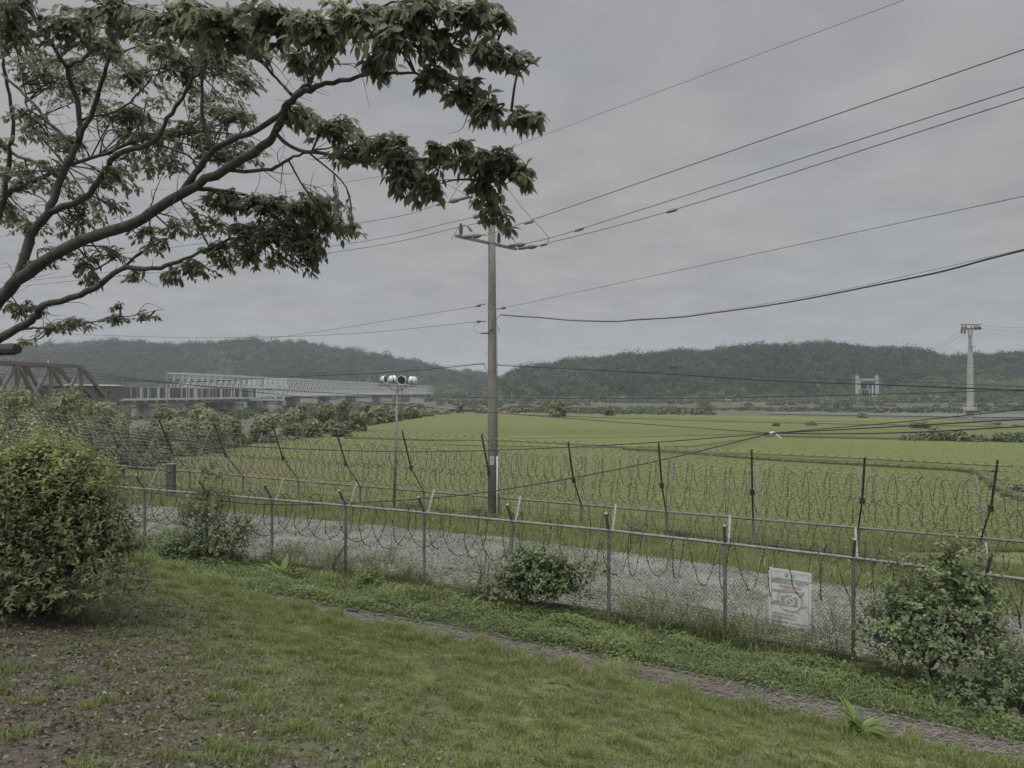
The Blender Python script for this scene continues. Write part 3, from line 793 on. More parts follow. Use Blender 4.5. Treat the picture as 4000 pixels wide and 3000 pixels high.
# green rope net tied to the upper arms further along
nb_ = MB(); rr = random.Random(4)
ta, tb = far_t[0], far_t[i_net] + .4; hh = [0.15 + .17 * k for k in range(15)]
def netp(t, h): return fp(t, h + .05 * math.sin(t * 2.1 + h * 3) + .03 * math.sin(t * 7.3 + h), arm_at(h) - .02 + .05 * math.sin(t * 1.3 + 2 * h))
nt_ = int((tb - ta) / .19)
for k, h in enumerate(hh):
    nb_.tube([netp(ta + .19 * i, h - .05 * (i % 2)) for i in range(nt_)], .008, 3, caps=False)
for i in range(nt_):
    nb_.tube([netp(ta + .19 * i + .06 * (k % 2), h) for k, h in enumerate(hh)], .008, 3, caps=False)
nb_.build('rope_net', M['net'], sec)
skirt = MB()
for i in range(len(far_t) - 1):
    t_a, t_b = far_t[i], far_t[i + 1]
    if t_a < -6: continue
    vs = []
    for t in (t_a, t_b):
        zb = float(zg(t, 26.5))
        for n_, dz in ((26.35, -.2), (26.4, .22), (26.55, .22), (26.6, -.2)):
            x, y = XY(t, n_); vs.append((x, y, zb + dz + .03 * math.sin(t * 3)))
    skirt.add(vs, [(0, 4, 5, 1), (1, 5, 6, 2), (2, 6, 7, 3)])
tag(skirt.build('low_kerb_wall', M['drain']), 'low black edging wall at the foot of the tall barbed fence', 'wall')

# ------------------------------------------------------------------ concrete utility pole
PD = 28.0
def pp(u, y, d=PD): return P(u, y, d)
pb = P(1926, 2062, PD); pt = P(1920, 742, PD)
pole = thing('utility_pole', pb, 'tall concrete utility pole with a steel crossarm standing on the grassy verge', 'utility pole')
MB().tube([pb + Vector((0, 0, -.4)), pb.lerp(pt, .35), pb.lerp(pt, .7), pt], [.205, .185, .155, .128], 20).build('shaft', M['concrete'], pole, smooth=True)
def pol(y): return pb.lerp(pt, (2062 - y) / (2062 - 742))
def polr(y): return .205 - .077 * (2062 - y) / (2062 - 742)
M['hole'] = mat('bolt_hole', (.03, .03, .03), None, 5, .8, bmp=0)
hb = MB()
for y in (905, 1030, 1090, 1152, 1210, 1322): c = pol(y) + Vector((-.03, -polr(y) + .004, 0)); hb.lathe(c, (0, -1, 0), [(0, .02), (.008, .02)], 8)
hb.build('bolt_hole', M['hole'], pole)
for y in (950, 1186, 1205, 1228, 1252, 1285, 1293, 1420, 1432, 1790): 
    c = pol(y); MB().lathe(c - UP * .03, UP, [(0, polr(y) + .012), (.06, polr(y) + .012)], 20).build('steel_band', M['galv'], pole)
sb = MB()
for k, y in enumerate((1383, 1480, 1669, 1740, 1850)):
    c = pol(y); d = Vector((-1, -.1, 0)) if k % 2 == 0 else Vector((1, -.1, 0)); sb.tube([c + d * polr(y) * .9, c + d * (polr(y) + .14)], .009, 6)
sb.build('step_bolt', M['galv_dull'], pole)
ca = P(1781, 930, 27.0); cbp = P(2016, 974, 29.3); dz = (ca.z + cbp.z) / 2; ca.z = dz + .02; cbp.z = dz - .02
ad_ = (cbp - ca).normalized(); nd = ad_.cross(UP)
off = Vector((0, -.24, 0))
arm1 = MB().beam(ca + off, cbp + off, .09, .10).build('crossarm', M['galv'], pole)
ua, ub = P(1838, 792, 27.3), P(1999, 838, 29.0); m_ = (ua.z + ub.z) / 2; ua.z = ub.z = m_
MB().beam(ua + off, ub + off, .09, .10).build('crossarm', M['galv'], pole)
def pin_ins(base, h=.40):
    p = MB(); prof = [(0, .03), (.05, .03)]
    for k in range(6): z = .06 + k * (h - .1) / 6; prof += [(z, .035), (z + .012, .085), (z + .028, .08), (z + .04, .035)]
    prof += [(h - .02, .04), (h, .055), (h + .05, .045)]
    p.lathe(base, UP, prof, 12); return p
for u, y, d in ((1802, 925, 27.1), (1949, 958, 28.6)):
    b0 = P(u, y, d) + off * .9
    pin_ins(b0, .40).build('pin_insulator', M['porcelain'], pole, smooth=False)
def dead_end(a, b_, name='tension_insulator'):
    L_ = (b_ - a).length; ax = (b_ - a)
    prof = [(0, .02), (.12 * L_, .02)]
    for k in range(7): z = L_ * (.14 + k * .055); prof += [(z, .045), (z + L_ * .015, .072), (z + L_ * .03, .045)]
    prof += [(L_ * .56, .06), (L_ * .62, .10), (L_ * .82, .095), (L_ * .93, .05), (L_, .02)]
    return MB().lathe(a, ax, prof, 10).build(name, M['polymer'], pole)
RE = {}   # wire ends
for key, (a, b_, da, db) in {'r2': ((1800, 932), (1885, 918), 27.1, 26.5), 'r3': ((1975, 968), (2055, 952), 28.8, 27.8), 'r4': ((2016, 976), (2102, 960), 29.3, 28.2),
                            'l1': ((1850, 770), (1750, 790), 27.5, 28.4), 'l2': ((1895, 838), (1848, 850), 28.2, 29.2), 'l3': ((1900, 860), (1866, 872), 28.6, 29.4)}.items():
    A_, B_ = P(*a, da) + off * .9, P(*b_, db); dead_end(A_, B_); RE[key] = B_
# jumpers loops and covered clamps
def jumper(pts, r=.010): return MB().tube(catmull(pts, 6), r, 6).build('jumper_cable', M['conductor'], pole, smooth=True)
jumper([P(1763, 935, 27), P(1790, 892, 27.1), P(1815, 880, 27), P(1838, 892, 26.8), P(1855, 915, 26.6)])
jumper([P(1935, 922, 28.4), P(1955, 918, 28.5), P(1975, 908, 28.4), P(1990, 918, 28.2), P(2015, 948, 28)])
jumper([P(1750, 792, 28.4), P(1776, 752, 28.2), P(1790, 730, 28), P(1850, 680, 27.8), P(1925, 700, 27.6), P(1975, 728, 27.5), P(2030, 800, 27.3), P(2088, 865, 27.2), P(2128, 908, 27.2), P(2143, 930, 27.4), P(2140, 950, 27.6)])
def splice(a, b_, d1, d2, m='polymer'):
    A_, B_ = P(*a, d1), P(*b_, d2); L_ = (B_ - A_).length
    MB().lathe(A_, B_ - A_, [(0, .012), (.12 * L_, .05), (.8 * L_, .055), (L_, .014)], 8).build('wire_clamp', M[m], pole)
splice((2048, 874), (2085, 864), 25.3, 24.9); splice((2243, 903), (2281, 892), 25.35, 25.05); splice((2603, 830), (2647, 817), 22.1, 21.7)
splice((2108, 960), (2140, 952), 28, 27.6); splice((1703, 802), (1740, 793), 28.9, 28.5); splice((1985, 910), (2008, 935), 28.3, 28); splice((1826, 880), (1842, 905), 27, 26.8)
# low-voltage racks and brackets
for (a, b_) in (((1898, 1186), (1858, 1197)), ((1940, 1208), (1972, 1202)), ((1898, 1255), (1872, 1256))):
    A_, B_ = P(*a, 27.8), P(*b_, 27.8); MB().lathe(A_, B_ - A_, [(0, .02), (.2, .02), (.22, .05), (.34, .05), (.36, .02), ((B_ - A_).length, .025)], 8).build('strain_insulator', M['porcelain'], pole)
MB().box(pol(1268) + Vector((-.05, -.21, 0)), (.11, .06, .42)).build('rack_bracket', M['galv_pale'], pole)
MB().box(pol(1303) + Vector((-.28, -.12, 0)), (.3, .05, .05)).build('side_bracket', M['iron'], pole)
jumper([P(1930, 1005, 27.7), P(1935, 1100, 27.72), P(1918, 1150, 27.72), P(1916, 1180, 27.74)], .008)
jumper([P(1873, 1257, 27.8), P(1853, 1275, 27.8), P(1858, 1296, 27.8), P(1885, 1305, 27.8)], .005)
jumper([P(1955, 1230, 27.8), P(1942, 1240, 27.75), P(1938, 1262, 27.7), P(1950, 1290, 27.75), P(1942, 1295, 27.8)], .012)
jumper([P(1893, 1422, 27.75), P(1900, 1445, 27.7), P(1915, 1452, 27.7), P(1932, 1444, 27.7), P(1944, 1425, 27.8)], .014)
jumper([P(1941, 1300, 27.85), P(1944, 1500, 27.83), P(1944, 1780, 27.8)], .007)
MB().tube([P(1942, 1782, 27.8), P(1941, 2070, 27.78)], .026, 8).build('cable_conduit', M['white'], pole, smooth=True)
MB().box(pol(1797) + Vector((-.03, -.205, 0)), (.16, .02, .32)).build('notice_plate', M['white'], pole)
pl = MB()
for r_ in range(5):
    for c_ in range(3): pl.box(pol(1797) + Vector((-.075 + .045 * c_, -.217, .11 - .055 * r_)), (.03, .004, .028))
pl.build('plate_lettering', M['panel_mid'], pole)

# ------------------------------------------------------------------ overhead wires (each one its own)
def wire(label, pts, r, m='cable', n=10, name='overhead_wire', sag=0):
    pts = [Vector(p) for p in pts]
    if len(pts) == 2 and sag:
        a, b_ = pts; pts = [a.lerp(b_, i / 12) - UP * sag * 4 * (i / 12) * (1 - i / 12) for i in range(13)]; n = 2
    uv = lambda p: 2000 + p.x / p.y * F
    hi = lambda p: HOR - (p.z - EZ) / p.y * F
    if uv(pts[-1]) > 3990 or hi(pts[-1]) < 5: pts = pts + [pts[-1] + (pts[-1] - pts[-2]).normalized() * 9, pts[-1] + (pts[-1] - pts[-2]).normalized() * 22]
    for e_ in (0, -1):
        if uv(pts[e_]) < 130 or 590 < uv(pts[e_]) < 610 or 190 < uv(pts[e_]) < 210:
            q = pts[1] if e_ == 0 else pts[-2]; x_ = pts[e_] + (pts[e_] - q).normalized() * 30
            pts = [x_] + pts if e_ == 0 else pts + [x_]
    c = catmull(pts, n)
    o = MB().tube(c, r, 6).build(name, M[m], loc=c[0], smooth=True)
    return tag(o, label, 'wire' if name == 'overhead_wire' else 'cable', 'wires and cables strung from the pole' if name == 'overhead_wire' else 'black cables strung low across the view')
def pext(u, y, d): return P(u, y, d)
wire('hair-thin topmost wire climbing from the hidden pole top into the grey sky', [P(1925, 602, 28.2), P(3530, 0, 15.5)], .006, 'conductor')
wire('thin wire crossing behind the tree foliage from the pole top', [P(1925, 602, 28.2), P(1500, 686, 33), P(1200, 736, 37), P(600, 830, 45)], .008, 'conductor')
wire('upper dark conductor rising from the crossarm, highest of the trio', [RE['r2'], P(2000, 886, 25.9), P(4020, 186, 12.7)], .012, 'conductor')
wire('middle dark conductor of the trio, with a grey clamp close to the crossarm', [RE['r3'], P(2262, 896, 25.2), P(4020, 333, 13.4)], .011, 'conductor')
wire('lowest dark conductor of the trio, ending at the tip of the crossarm', [RE['r4'], P(2625, 822, 21.9), P(4020, 377, 13.8)], .011, 'conductor')
wire('lone thin wire rising gently from the middle brackets of the pole', [P(1972, 1202, 27.8), P(2400, 1110, 24.6), P(4020, 762, 12.4)], .007, 'conductor')
wire('thick black wavy cable lashed to a messenger, sagging away from the pole', [P(1955, 1230, 27.8), P(2000, 1234, 27.3), P(2120, 1242, 26.2), P(2235, 1252, 25.2), P(2400, 1256, 23.8), P(2480, 1249, 23.1), P(2650, 1240, 21.8), P(2760, 1226, 21), P(3000, 1193, 19.2), P(3200, 1158, 17.7), P(3415, 1115, 16.2), P(3660, 1065, 14.5), P(3860, 1012, 13.3), P(4020, 972, 12.3)], .019, 'cable')
wire('hair-thin messenger strand running just above the thick wavy cable', [P(1955, 1228, 27.9), P(2400, 1254, 23.9), P(2750, 1222, 21.2), P(3200, 1150, 17.8), P(3600, 1064, 15), P(4020, 968, 12.4)], .005, 'conductor')
wire('topmost conductor running from the upper crossarm into the tree', [RE['l1'], P(1340, 880, 32.5), P(0, 1048, 43)], .011, 'conductor', sag=0)
wire('second conductor running into the tree below the topmost one', [RE['l2'], P(1270, 965, 33.5), P(90, 1098, 43), P(-100, 1112, 44)], .011, 'conductor')
wire('third conductor running into the tree close under the second', [RE['l3'], P(1270, 990, 33.5), P(90, 1117, 43), P(-100, 1130, 44)], .011, 'conductor')
wire('straight thin wire dropping from the pole brackets behind the forested hill', [P(1858, 1197, 27.8), P(1080, 1318, 34), P(600, 1363, 39), P(200, 1382, 44)], .008, 'conductor')
wire('low slack wire passing just above the hill crest under the branches', [P(1872, 1256, 27.8), P(1400, 1302, 31), P(1000, 1317, 34), P(700, 1318, 37), P(330, 1307, 41), P(0, 1290, 45)], .009, 'conductor')
wire('black sagging cable running from the pole across the hillside above the white bridge', [P(1893, 1421, 27.8), P(1542, 1453, 30), P(1136, 1472, 33), P(700, 1492, 37), P(350, 1480, 41), P(0, 1462, 46)], .016, 'cable')
wire('thin messenger over the black sagging cable near the white bridge', [P(1893, 1419, 27.8), P(1600, 1437, 29.6), P(1150, 1462, 33), P(700, 1486, 37), P(0, 1500, 46)], .006, 'conductor')
wire('thick cable drooping from the pole across the wooded hill to the cable car tower', [P(1944, 1425, 27.8), P(2000, 1430, 27.2), P(2540, 1457, 22.5), P(3000, 1486, 19), P(3500, 1505, 16), P(4020, 1527, 13.5)], .015, 'cable')
wire('thin strand above the thick cable drooping across the wooded hill', [P(1944, 1423, 27.9), P(2450, 1449, 23.2), P(3000, 1471, 19), P(3500, 1489, 16), P(4020, 1511, 13.5)], .006, 'conductor')
# low cables tied together at a knot in mid span
KD = 14.0; KN = P(3015, 1692, KD)
CG = 'overhead_cable'
wire('dark cable crossing level with the river flats behind the floodlights', [P(0, 1418, 24), P(398, 1471, 21), P(850, 1512, 18.5), P(1000, 1519, 17.8), P(1500, 1545, 16), P(2000, 1554, 14.6), P(2600, 1557, 13.4), P(3000, 1550, 12.8), P(3500, 1538, 12), P(4020, 1522, 11.2)], .008, 'cable', name=CG)
wire('thin black cable sloping across the bridge piers down to the knot', [P(0, 1402, 24), P(398, 1462, 21), P(1000, 1532, 18), P(1550, 1581, 16.3), P(2000, 1617, 15.3), P(2500, 1655, 14.6), KN], .008, 'cable', name=CG)
wire('heavier black cable dipping through the fence wires up to the knot', [P(0, 1600, 22), P(353, 1673, 20), P(600, 1707, 18.8), P(1000, 1745, 17.3), P(1542, 1764, 15.9), P(2000, 1756, 15.1), P(2520, 1730, 14.5), KN], .011, 'cable', name=CG)
wire('thick cable rising from a chain link fence post up to the knot', [P(565, 1922, 17.6), P(800, 1950, 17), P(1113, 1972, 16.4), P(1610, 1951, 15.6), P(2000, 1907, 15), P(2520, 1811, 14.4), KN], .0125, 'cable', name=CG)
wire('hairline wire running just under the heavier cable to the knot', [P(2000, 1714, 15.2), P(2560, 1705, 14.6), KN], .0035, 'cable', name=CG)
wire('upper of the three cables fanning out beyond the knot', [KN, P(3500, 1650, 12.4), P(4020, 1597, 10.8)], .009, 'cable', name=CG)
wire('middle of the three cables fanning out beyond the knot', [KN, P(3500, 1666, 12.4), P(4020, 1636, 10.8)], .012, 'cable', name=CG)
wire('lowest of the three cables fanning out beyond the knot', [KN, P(3300, 1694, 13), P(3600, 1687, 12), P(4020, 1665, 10.8)], .012, 'cable', name=CG)
M['rag'] = mat('white_rag', (.6, .6, .58), (.45, .45, .43), 20, .9)
rg = MB(); rg.lathe(KN - Vector((.05, 0, 0)), (1, 0, .05), [(0, .015), (.02, .03), (.09, .028), (.11, .012)], 8)
for k in range(4):
    d = Vector((.06 + .03 * k, .01 * k, -.07 - .012 * k)); a = KN + Vector((.02 * k, 0, 0)); s = Vector((.018, .012, .012))
    rg.add([a - s, a + s, a + d + s * .8, a + d - s * .6], [(0, 1, 2, 3)]); 
tag(rg.build('cable_tie', M['rag'], loc=KN), 'white rag tied round the knot where the low black cables meet', 'cable tie')

# ------------------------------------------------------------------ floodlight mast
fd = 28.9; fb_ = P(1538, 1996, fd); ft = P(1553, 1512, fd)
mast = thing('floodlight_mast', fb_, 'slim steel mast carrying four white drum floodlights', 'floodlight')
MB().tube([fb_ - UP * .3, ft], [.062, .045], 12).build('pole', M['galv_dull'], mast, smooth=True)
MB().lathe(fb_ - UP * .1, UP, [(0, .14), (.12, .14), (.16, .08)], 12).build('base_collar', M['white'], mast)
pf = MB(); pa_, pb__ = P(1480, 1506, fd), P(1622, 1510, fd)
pf.beam(pa_ - Vector((0, .12, 0)), pb__ - Vector((0, .12, 0)), .05, .06); pf.beam(pa_ + Vector((0, .12, 0)), pb__ + Vector((0, .12, 0)), .05, .06)
for f_ in (0, .33, .66, 1): c = pa_.lerp(pb__, f_); pf.beam(c - Vector((0, .14, 0)), c + Vector((0, .14, 0)), .05, .05)
pf.build('crossbar', M['galv'], mast)
bz = MB()
for e_ in (P(1515, 1509, fd), P(1590, 1511, fd)): bz.tube([e_, P(1552, 1530, fd)], .018, 6)
bz.build('brace', M['galv_dull'], mast)
MB().tube(catmull([P(1566, 1512, fd - .1), P(1572, 1535, fd - .1), P(1565, 1546, fd - .1), P(1556, 1545, fd - .06)], 5), .012, 6).build('feed_cable', M['cable'], mast)
def flood(c, d, R=.19, L=.36):
    d = Vector(d).normalized(); b = MB()
    b.lathe(c - d * L * .55, d, [(0, .05), (.02, R * .55), (L * .22, R * .86), (L * .4, R), (L * .42, R * 1.04), (L * .48, R * 1.04), (L * .5, R), (L * .9, R * 1.02), (L, R * 1.1), (L + .02, R * 1.1), (L + .02, R * .98), (L * .93, R * .95)], 20)
    o = b.build('floodlight', M['white'], mast)
    MB().lathe(c - d * L * .55 + d * (L * .935), d, [(0, R * .93), (.012, R * .90)], 20).build('lens', M['glass'], o)
    y_ = MB(); s = d.cross(UP).normalized()
    y_.tube([c + s * (R + .03), c + s * (R + .03) - UP * .25, c - s * (R + .03) - UP * .25, c - s * (R + .03)], .012, 6); y_.build('yoke', M['iron'], o)
    bn = MB(); bn.lathe(c - d * L * .12, d, [(0, R * 1.05), (.02, R * 1.05)], 20); bn.build('clamp_band', M['iron'], o)
flood(P(1497, 1483, fd), (.72, -.3, .05), .15, .24); flood(P(1530, 1482, fd + .25), (.8, .6, 0), .155, .24)
flood(P(1572, 1484, fd - .05), (-.15, -.95, -.12), .175, .26); flood(P(1616, 1487, fd + .1), (-.85, .35, 0), .165, .26)

# ------------------------------------------------------------------ lettering helper, warning sign, information pillar
def text_part(name, s, size, origin, xdir, zdir, m, parent, align='CENTER', depth=.0015, squash=1):
    cu = bpy.data.curves.new(name, 'FONT'); cu.body = s; cu.size = size; cu.align_x = align; cu.align_y = 'CENTER'; cu.extrude = depth; cu.resolution_u = 2
    to = bpy.data.objects.new(name, cu); COL.objects.link(to)
    bpy.context.view_layer.update()
    me = bpy.data.meshes.new_from_object(to.evaluated_get(bpy.context.evaluated_depsgraph_get()))
    bpy.data.objects.remove(to); bpy.data.curves.remove(cu)
    x = Vector(xdir).normalized(); z = Vector(zdir).normalized(); n_ = x.cross(z)
    mm = Matrix(((x.x * squash, z.x, n_.x, origin[0]), (x.y * squash, z.y, n_.y, origin[1]), (x.z * squash, z.z, n_.z, origin[2]), (0, 0, 0, 1)))
    me.transform(mm); me.materials.clear()
    return link_mesh(name, me, m, parent)
sd = 13.05
q0 = P(3010, 2222, sd); q1 = P(3160, 2236, sd - .05); q3 = P(3009, 2428, sd)
sx_ = (q1 - q0); sx_ = TV * sx_.length; sxd = sx_.normalized(); wS = .70; hS = .98
c0 = P(3085, 2336, 12.59) ; 
sgn = thing('warning_sign', c0 - UP * hS / 2, 'white warning board in Korean and English wired to the chain link fence', 'sign')
face = -NV; tilt = .02
def sp(a, b_, o=0.0): return c0 + TV * a + UP * (b_ - a * .075) + face * o
pn = MB(); vs = [sp(a, b_, o) for o in (0, .02) for a, b_ in ((-wS / 2, -hS / 2), (wS / 2, -hS / 2), (wS / 2, hS / 2), (-wS / 2, hS / 2))]
pn.add(vs, [(3, 2, 1, 0), (4, 5, 6, 7), (0, 1, 5, 4), (1, 2, 6, 5), (2, 3, 7, 6), (3, 0, 4, 7)])
M['sign_white'] = mat('sign_white', (.66, .68, .68), (.58, .60, .60), 4, .5, bmp=0); M['sign_ink'] = mat('sign_ink', (.13, .14, .165), None, 5, .6, bmp=0); M['sign_red'] = mat('sign_red', (.42, .09, .06), None, 5, .6, bmp=0); M['sign_grey'] = mat('sign_grey', (.36, .365, .37), (.31, .31, .32), 5, .6, bmp=0); M['sign_pale'] = mat('sign_pale_grey', (.50, .505, .51), None, 5, .6, bmp=0)
board = pn.build('board', M['sign_white'], sgn)
fr = MB(); e = .045
for a0, b0, a1, b1 in ((-1, 1, 1, 1), (1, 1, 1, -1), (1, -1, -1, -1), (-1, -1, -1, 1)):
    fr.beam(sp(a0 * (wS / 2 - e), b0 * (hS / 2 - e), .022), sp(a1 * (wS / 2 - e), b1 * (hS / 2 - e), .022), .006, .003, up=face)
fr.build('border_line', M['sign_grey'], sgn)
xd = TV + UP * -.075
def stext(s, size, a, b_, m='sign_ink', name='lettering', align='CENTER', squash=1): return text_part(name, s, size, sp(a, b_, .0225), xd, UP, M[m], sgn, align, .001, squash)
stext('경  고', .075, 0, .385)
stext('이 시설물은 군사시설보호구역으로서 무단 사진\n촬영을 금하며 위반 시 군사 법에 의해 처벌\n받게 되므로 이점 유의하시기 바랍니다.', .034, -.30, .285, align='LEFT')
stext('WARNING', .075, 0, .19, 'sign_red')
stext('This facility is a military installation protection area. Photographing\nwithout permission is prohibited and violators are punished under\nthe military installation protection law.', .0185, -.31, .105, align='LEFT')
cmb = MB()
def disc(mb, a, b_, r0, r1, o, n=28):
    vs = []; 
    for k in range(n):
        q = 2 * math.pi * k / n
        vs += [sp(a + r0 * math.cos(q), b_ + r0 * math.sin(q), o), sp(a + r1 * math.cos(q), b_ + r1 * math.sin(q), o)]
    mb.add(vs, [(2 * k, 2 * k + 1, (2 * k + 3) % (2 * n), (2 * k + 2) % (2 * n)) for k in range(n)])
def srect(mb, a, b_, w_, h_, o): mb.add([sp(a - w_ / 2, b_ - h_ / 2, o), sp(a + w_ / 2, b_ - h_ / 2, o), sp(a + w_ / 2, b_ + h_ / 2, o), sp(a - w_ / 2, b_ + h_ / 2, o)], [(0, 1, 2, 3)])
rb_ = MB(); disc(rb_, 0, -.04, .185, .215, .0222); rb_.build('prohibition_ring', M['sign_pale'], sgn)
srect(cmb, -.01, -.055, .28, .17, .0235); srect(cmb, -.02, .04, .10, .03, .0235); cmb.build('camera_symbol', M['sign_grey'], sgn)
ln = MB(); disc(ln, 0, -.055, .052, .078, .025); ln.add([sp(-.055, -.005, .0262), sp(-.035, .0, .0262), sp(.06, -.10, .0262), (sp(.04, -.115, .0262))], [(0, 1, 2, 3)]); ln.build('lens_symbol', M['sign_white'], sgn)
stext('이 시설물은 군사\n비밀보호 구역임\n출 입 금 지 지 역', .03, -.31, -.115, align='LEFT'); 
stext('촬영금지 · NO PHOTO', .022, .02, -.215); stext('Permission is required before taking pictures', .013, .05, -.238)
stext('1. 경계선을 넘지 마시오. 위반 시 처벌됩니다.\nDo not cross the line without permission of the unit', .021, -.30, -.30, align='LEFT')
stext('신고 및 문의는 관할 부대로 연락하기 바랍니다.\nFor inquiries contact the local unit of this area', .021, -.30, -.36, align='LEFT')
stext('제 ○○○○부대장', .036, -.30, -.43, align='LEFT'); stext('The Unit Commander   031-000-0000', .018, .02, -.432, align='LEFT')
wt = MB()
for a in (-.33, .33):
    for b_ in (-.40, .40): wt.tube([sp(a, b_, .03), sp(a + .01, b_ + .02, -.02), sp(a, b_ + .03, -.10)], .004, 5)
wt.build('tie_wire', M['iron'], sgn)

ip = P(668, 1966, 31.0); W_, H_, T_ = .37, 1.68, .16
pil = thing('information_pillar', ip, 'slim dark timber information pillar with a round emblem above carved text', 'information post')
ax = Vector((.97, -.24, 0)).normalized(); fx = Vector((-.24, -.97, 0)).normalized()
MB().box(ip + UP * (H_ / 2 - .1), (W_, T_, H_ + .2), math.atan2(ax.y, ax.x)).build('board', M['wood'], pil)
MB().box(ip + UP * (H_ + .02), (W_ + .03, T_ + .03, .05), math.atan2(ax.y, ax.x)).build('cap', M['panel_mid'], pil)
fc = ip + fx * (T_ / 2) + UP * H_
M['emblem'] = mat('emblem_bronze', (.17, .16, .10), (.10, .095, .06), 8, .6); M['pale_ink'] = mat('carved_text', (.30, .28, .25), None, 6, .8, bmp=0)
MB().lathe(fc - UP * .2, fx, [(-.01, .125), (.02, .125), (.02, .10), (.008, .095)], 24).build('emblem', M['emblem'], pil)
text_part('carved_text', '임진강 독개다리', .055, fc - UP * .43 + fx * .003, ax, UP, M['pale_ink'], pil, depth=.002, squash=.9)
for k in range(11):
    text_part('carved_text', ('이 다리는 경의선 철도', '교량으로 전쟁 때 파괴', '되어 교각만 남아 있던', '것을 전쟁 이전 철교의')[k % 4], .032, fc - UP * (.55 + .075 * k) + fx * .003, ax, UP, M['pale_ink'], pil, depth=.002)
# ------------------------------------------------------------------ hills with their forest
CREST_L = [(-400, 1400), (0, 1378), (150, 1362), (253, 1357), (384, 1345), (466, 1343), (524, 1348), (610, 1357), (746, 1355), (882, 1341), (940, 1334), (1000, 1338), (1090, 1347), (1181, 1349), (1249, 1362), (1316, 1372), (1430, 1386), (1520, 1403), (1633, 1429), (1701, 1448), (1760, 1464), (1830, 1478), (1950, 1500), (2100, 1520)]
CREST_M = [(1500, 1500), (1740, 1468), (1809, 1459), (1880, 1466), (1960, 1480), (2050, 1490), (2200, 1500), (2400, 1515)]
CREST_R = [(1930, 1530), (1975, 1478), (2045, 1444), (2090, 1436), (2194, 1423), (2294, 1411), (2407, 1400), (2475, 1393), (2542, 1386), (2678, 1380), (2723, 1381), (2814, 1372), (2940, 1358), (3000, 1360), (3127, 1349), (3217, 1347), (3294, 1358), (3384, 1366), (3452, 1370), (3579, 1378), (3633, 1390), (3723, 1396), (3859, 1391), (4000, 1392), (4500, 1400)]
def hill(name, crest, d0, dc, d1, u0, u1, th, zb=-1.2, lump=4):
    us = np.arange(u0, u1 + 1, 25); ds = np.concatenate([np.linspace(d0, dc, 14), np.linspace(dc, d1, 8)[1:]])
    U, D = np.meshgrid(us, ds)
    yc = np.interp(U, [c[0] for c in crest], [c[1] for c in crest])
    zc = np.maximum((HOR - yc) / F * dc + EZ - th, 0)
    fr = np.clip((D - d0) / (dc - d0), 0, 1); s = np.where(D <= dc, fr ** .85 * (2 - fr) ** .6, np.cos(np.clip((D - dc) / (d1 - dc), 0, 1) * 1.5))
    X = (U - 2000) / F * D
    ln = fbm(X, D, .012, 3, 3).reshape(X.shape) * lump * np.clip(fr * 4, 0, 1) * (1 - fr ** 3)
    Z = zb + (zc - zb) * s + ln
    V = np.stack([X, D, Z], -1).reshape(-1, 3); b = len(us)
    i = np.arange((len(ds) - 1) * b).reshape(len(ds) - 1, b)[:, :-1].ravel()
    q = np.stack([i, i + 1, i + b + 1, i + b], 1)
    tag(link_mesh(name, np_mesh(name, V, q), M['hill'], smooth=True), kind='structure')
    def zf(u, d):
        yc = np.interp(u, [c[0] for c in crest], [c[1] for c in crest]); zc = np.maximum((HOR - yc) / F * dc + EZ - th, 0)
        fr = np.clip((d - d0) / (dc - d0), 0, 1); s = fr ** .85 * (2 - fr) ** .6
        ln = fbm((u - 2000) / F * d, d, .012, 3, 3) * lump * np.clip(fr * 4, 0, 1) * (1 - fr ** 3)
        return zb + (zc - zb) * s + ln
    return zf
def crowns(C, R, HT, nl, size, tint, rng, spread=.16, sizevar=.4, full=False):
    """Leaf clumps over the domes of many crowns: C centres, R radii, HT heights."""
    n = len(C); k = n * nl
    ci = np.repeat(np.arange(n), nl)
    v = unit(rng.normal(size=(k, 3))); v[:, 2] = v[:, 2] if full else np.abs(v[:, 2]) - .25 * rng.random(k)
    lob = 1 + .28 * np.sin(v[:, 0] * 5 + ci * 1.7) * np.sin(v[:, 1] * 5 + ci * .9) + .12 * rng.normal(size=k)
    rr_ = rng.uniform(.72, 1.03, k) * lob
    Pn = C[ci] + v * np.stack([R[ci], R[ci], HT[ci]], 1) * rr_[:, None]
    Nn = unit(v * 1.2 + rng.normal(0, .38, (k, 3)) + [0, 0, .2]); a = rng.normal(size=(k, 3)); A = unit(np.cross(Nn, a)); B = np.cross(Nn, A)
    s = size * rng.uniform(1 - sizevar, 1 + sizevar, k)[:, None]
    if np.ndim(size): s = (np.asarray(size)[ci] * rng.uniform(1 - sizevar, 1 + sizevar, k))[:, None]
    # ragged clump: five pointed fan of two quads
    V = np.stack([Pn - A * s * .5, Pn - A * s * .1 - B * s * .42, Pn + A * s * .55 - B * s * .08, Pn + A * s * .05 + B * s * .48], 1).reshape(-1, 3)
    q = (np.arange(k) * 4)[:, None] + [0, 1, 2, 3]
    tt = np.clip(tint[ci] + rng.normal(0, spread, k), 0, 1)
    return V, q, np.repeat(tt, 4)
M['forest'] = leaf_mat('forest_leaf', [(0, (.036, .048, .033)), (.5, (.075, .092, .056)), (.85, (.115, .14, .074)), (1, (.155, .185, .095))], .7, .15, .2)
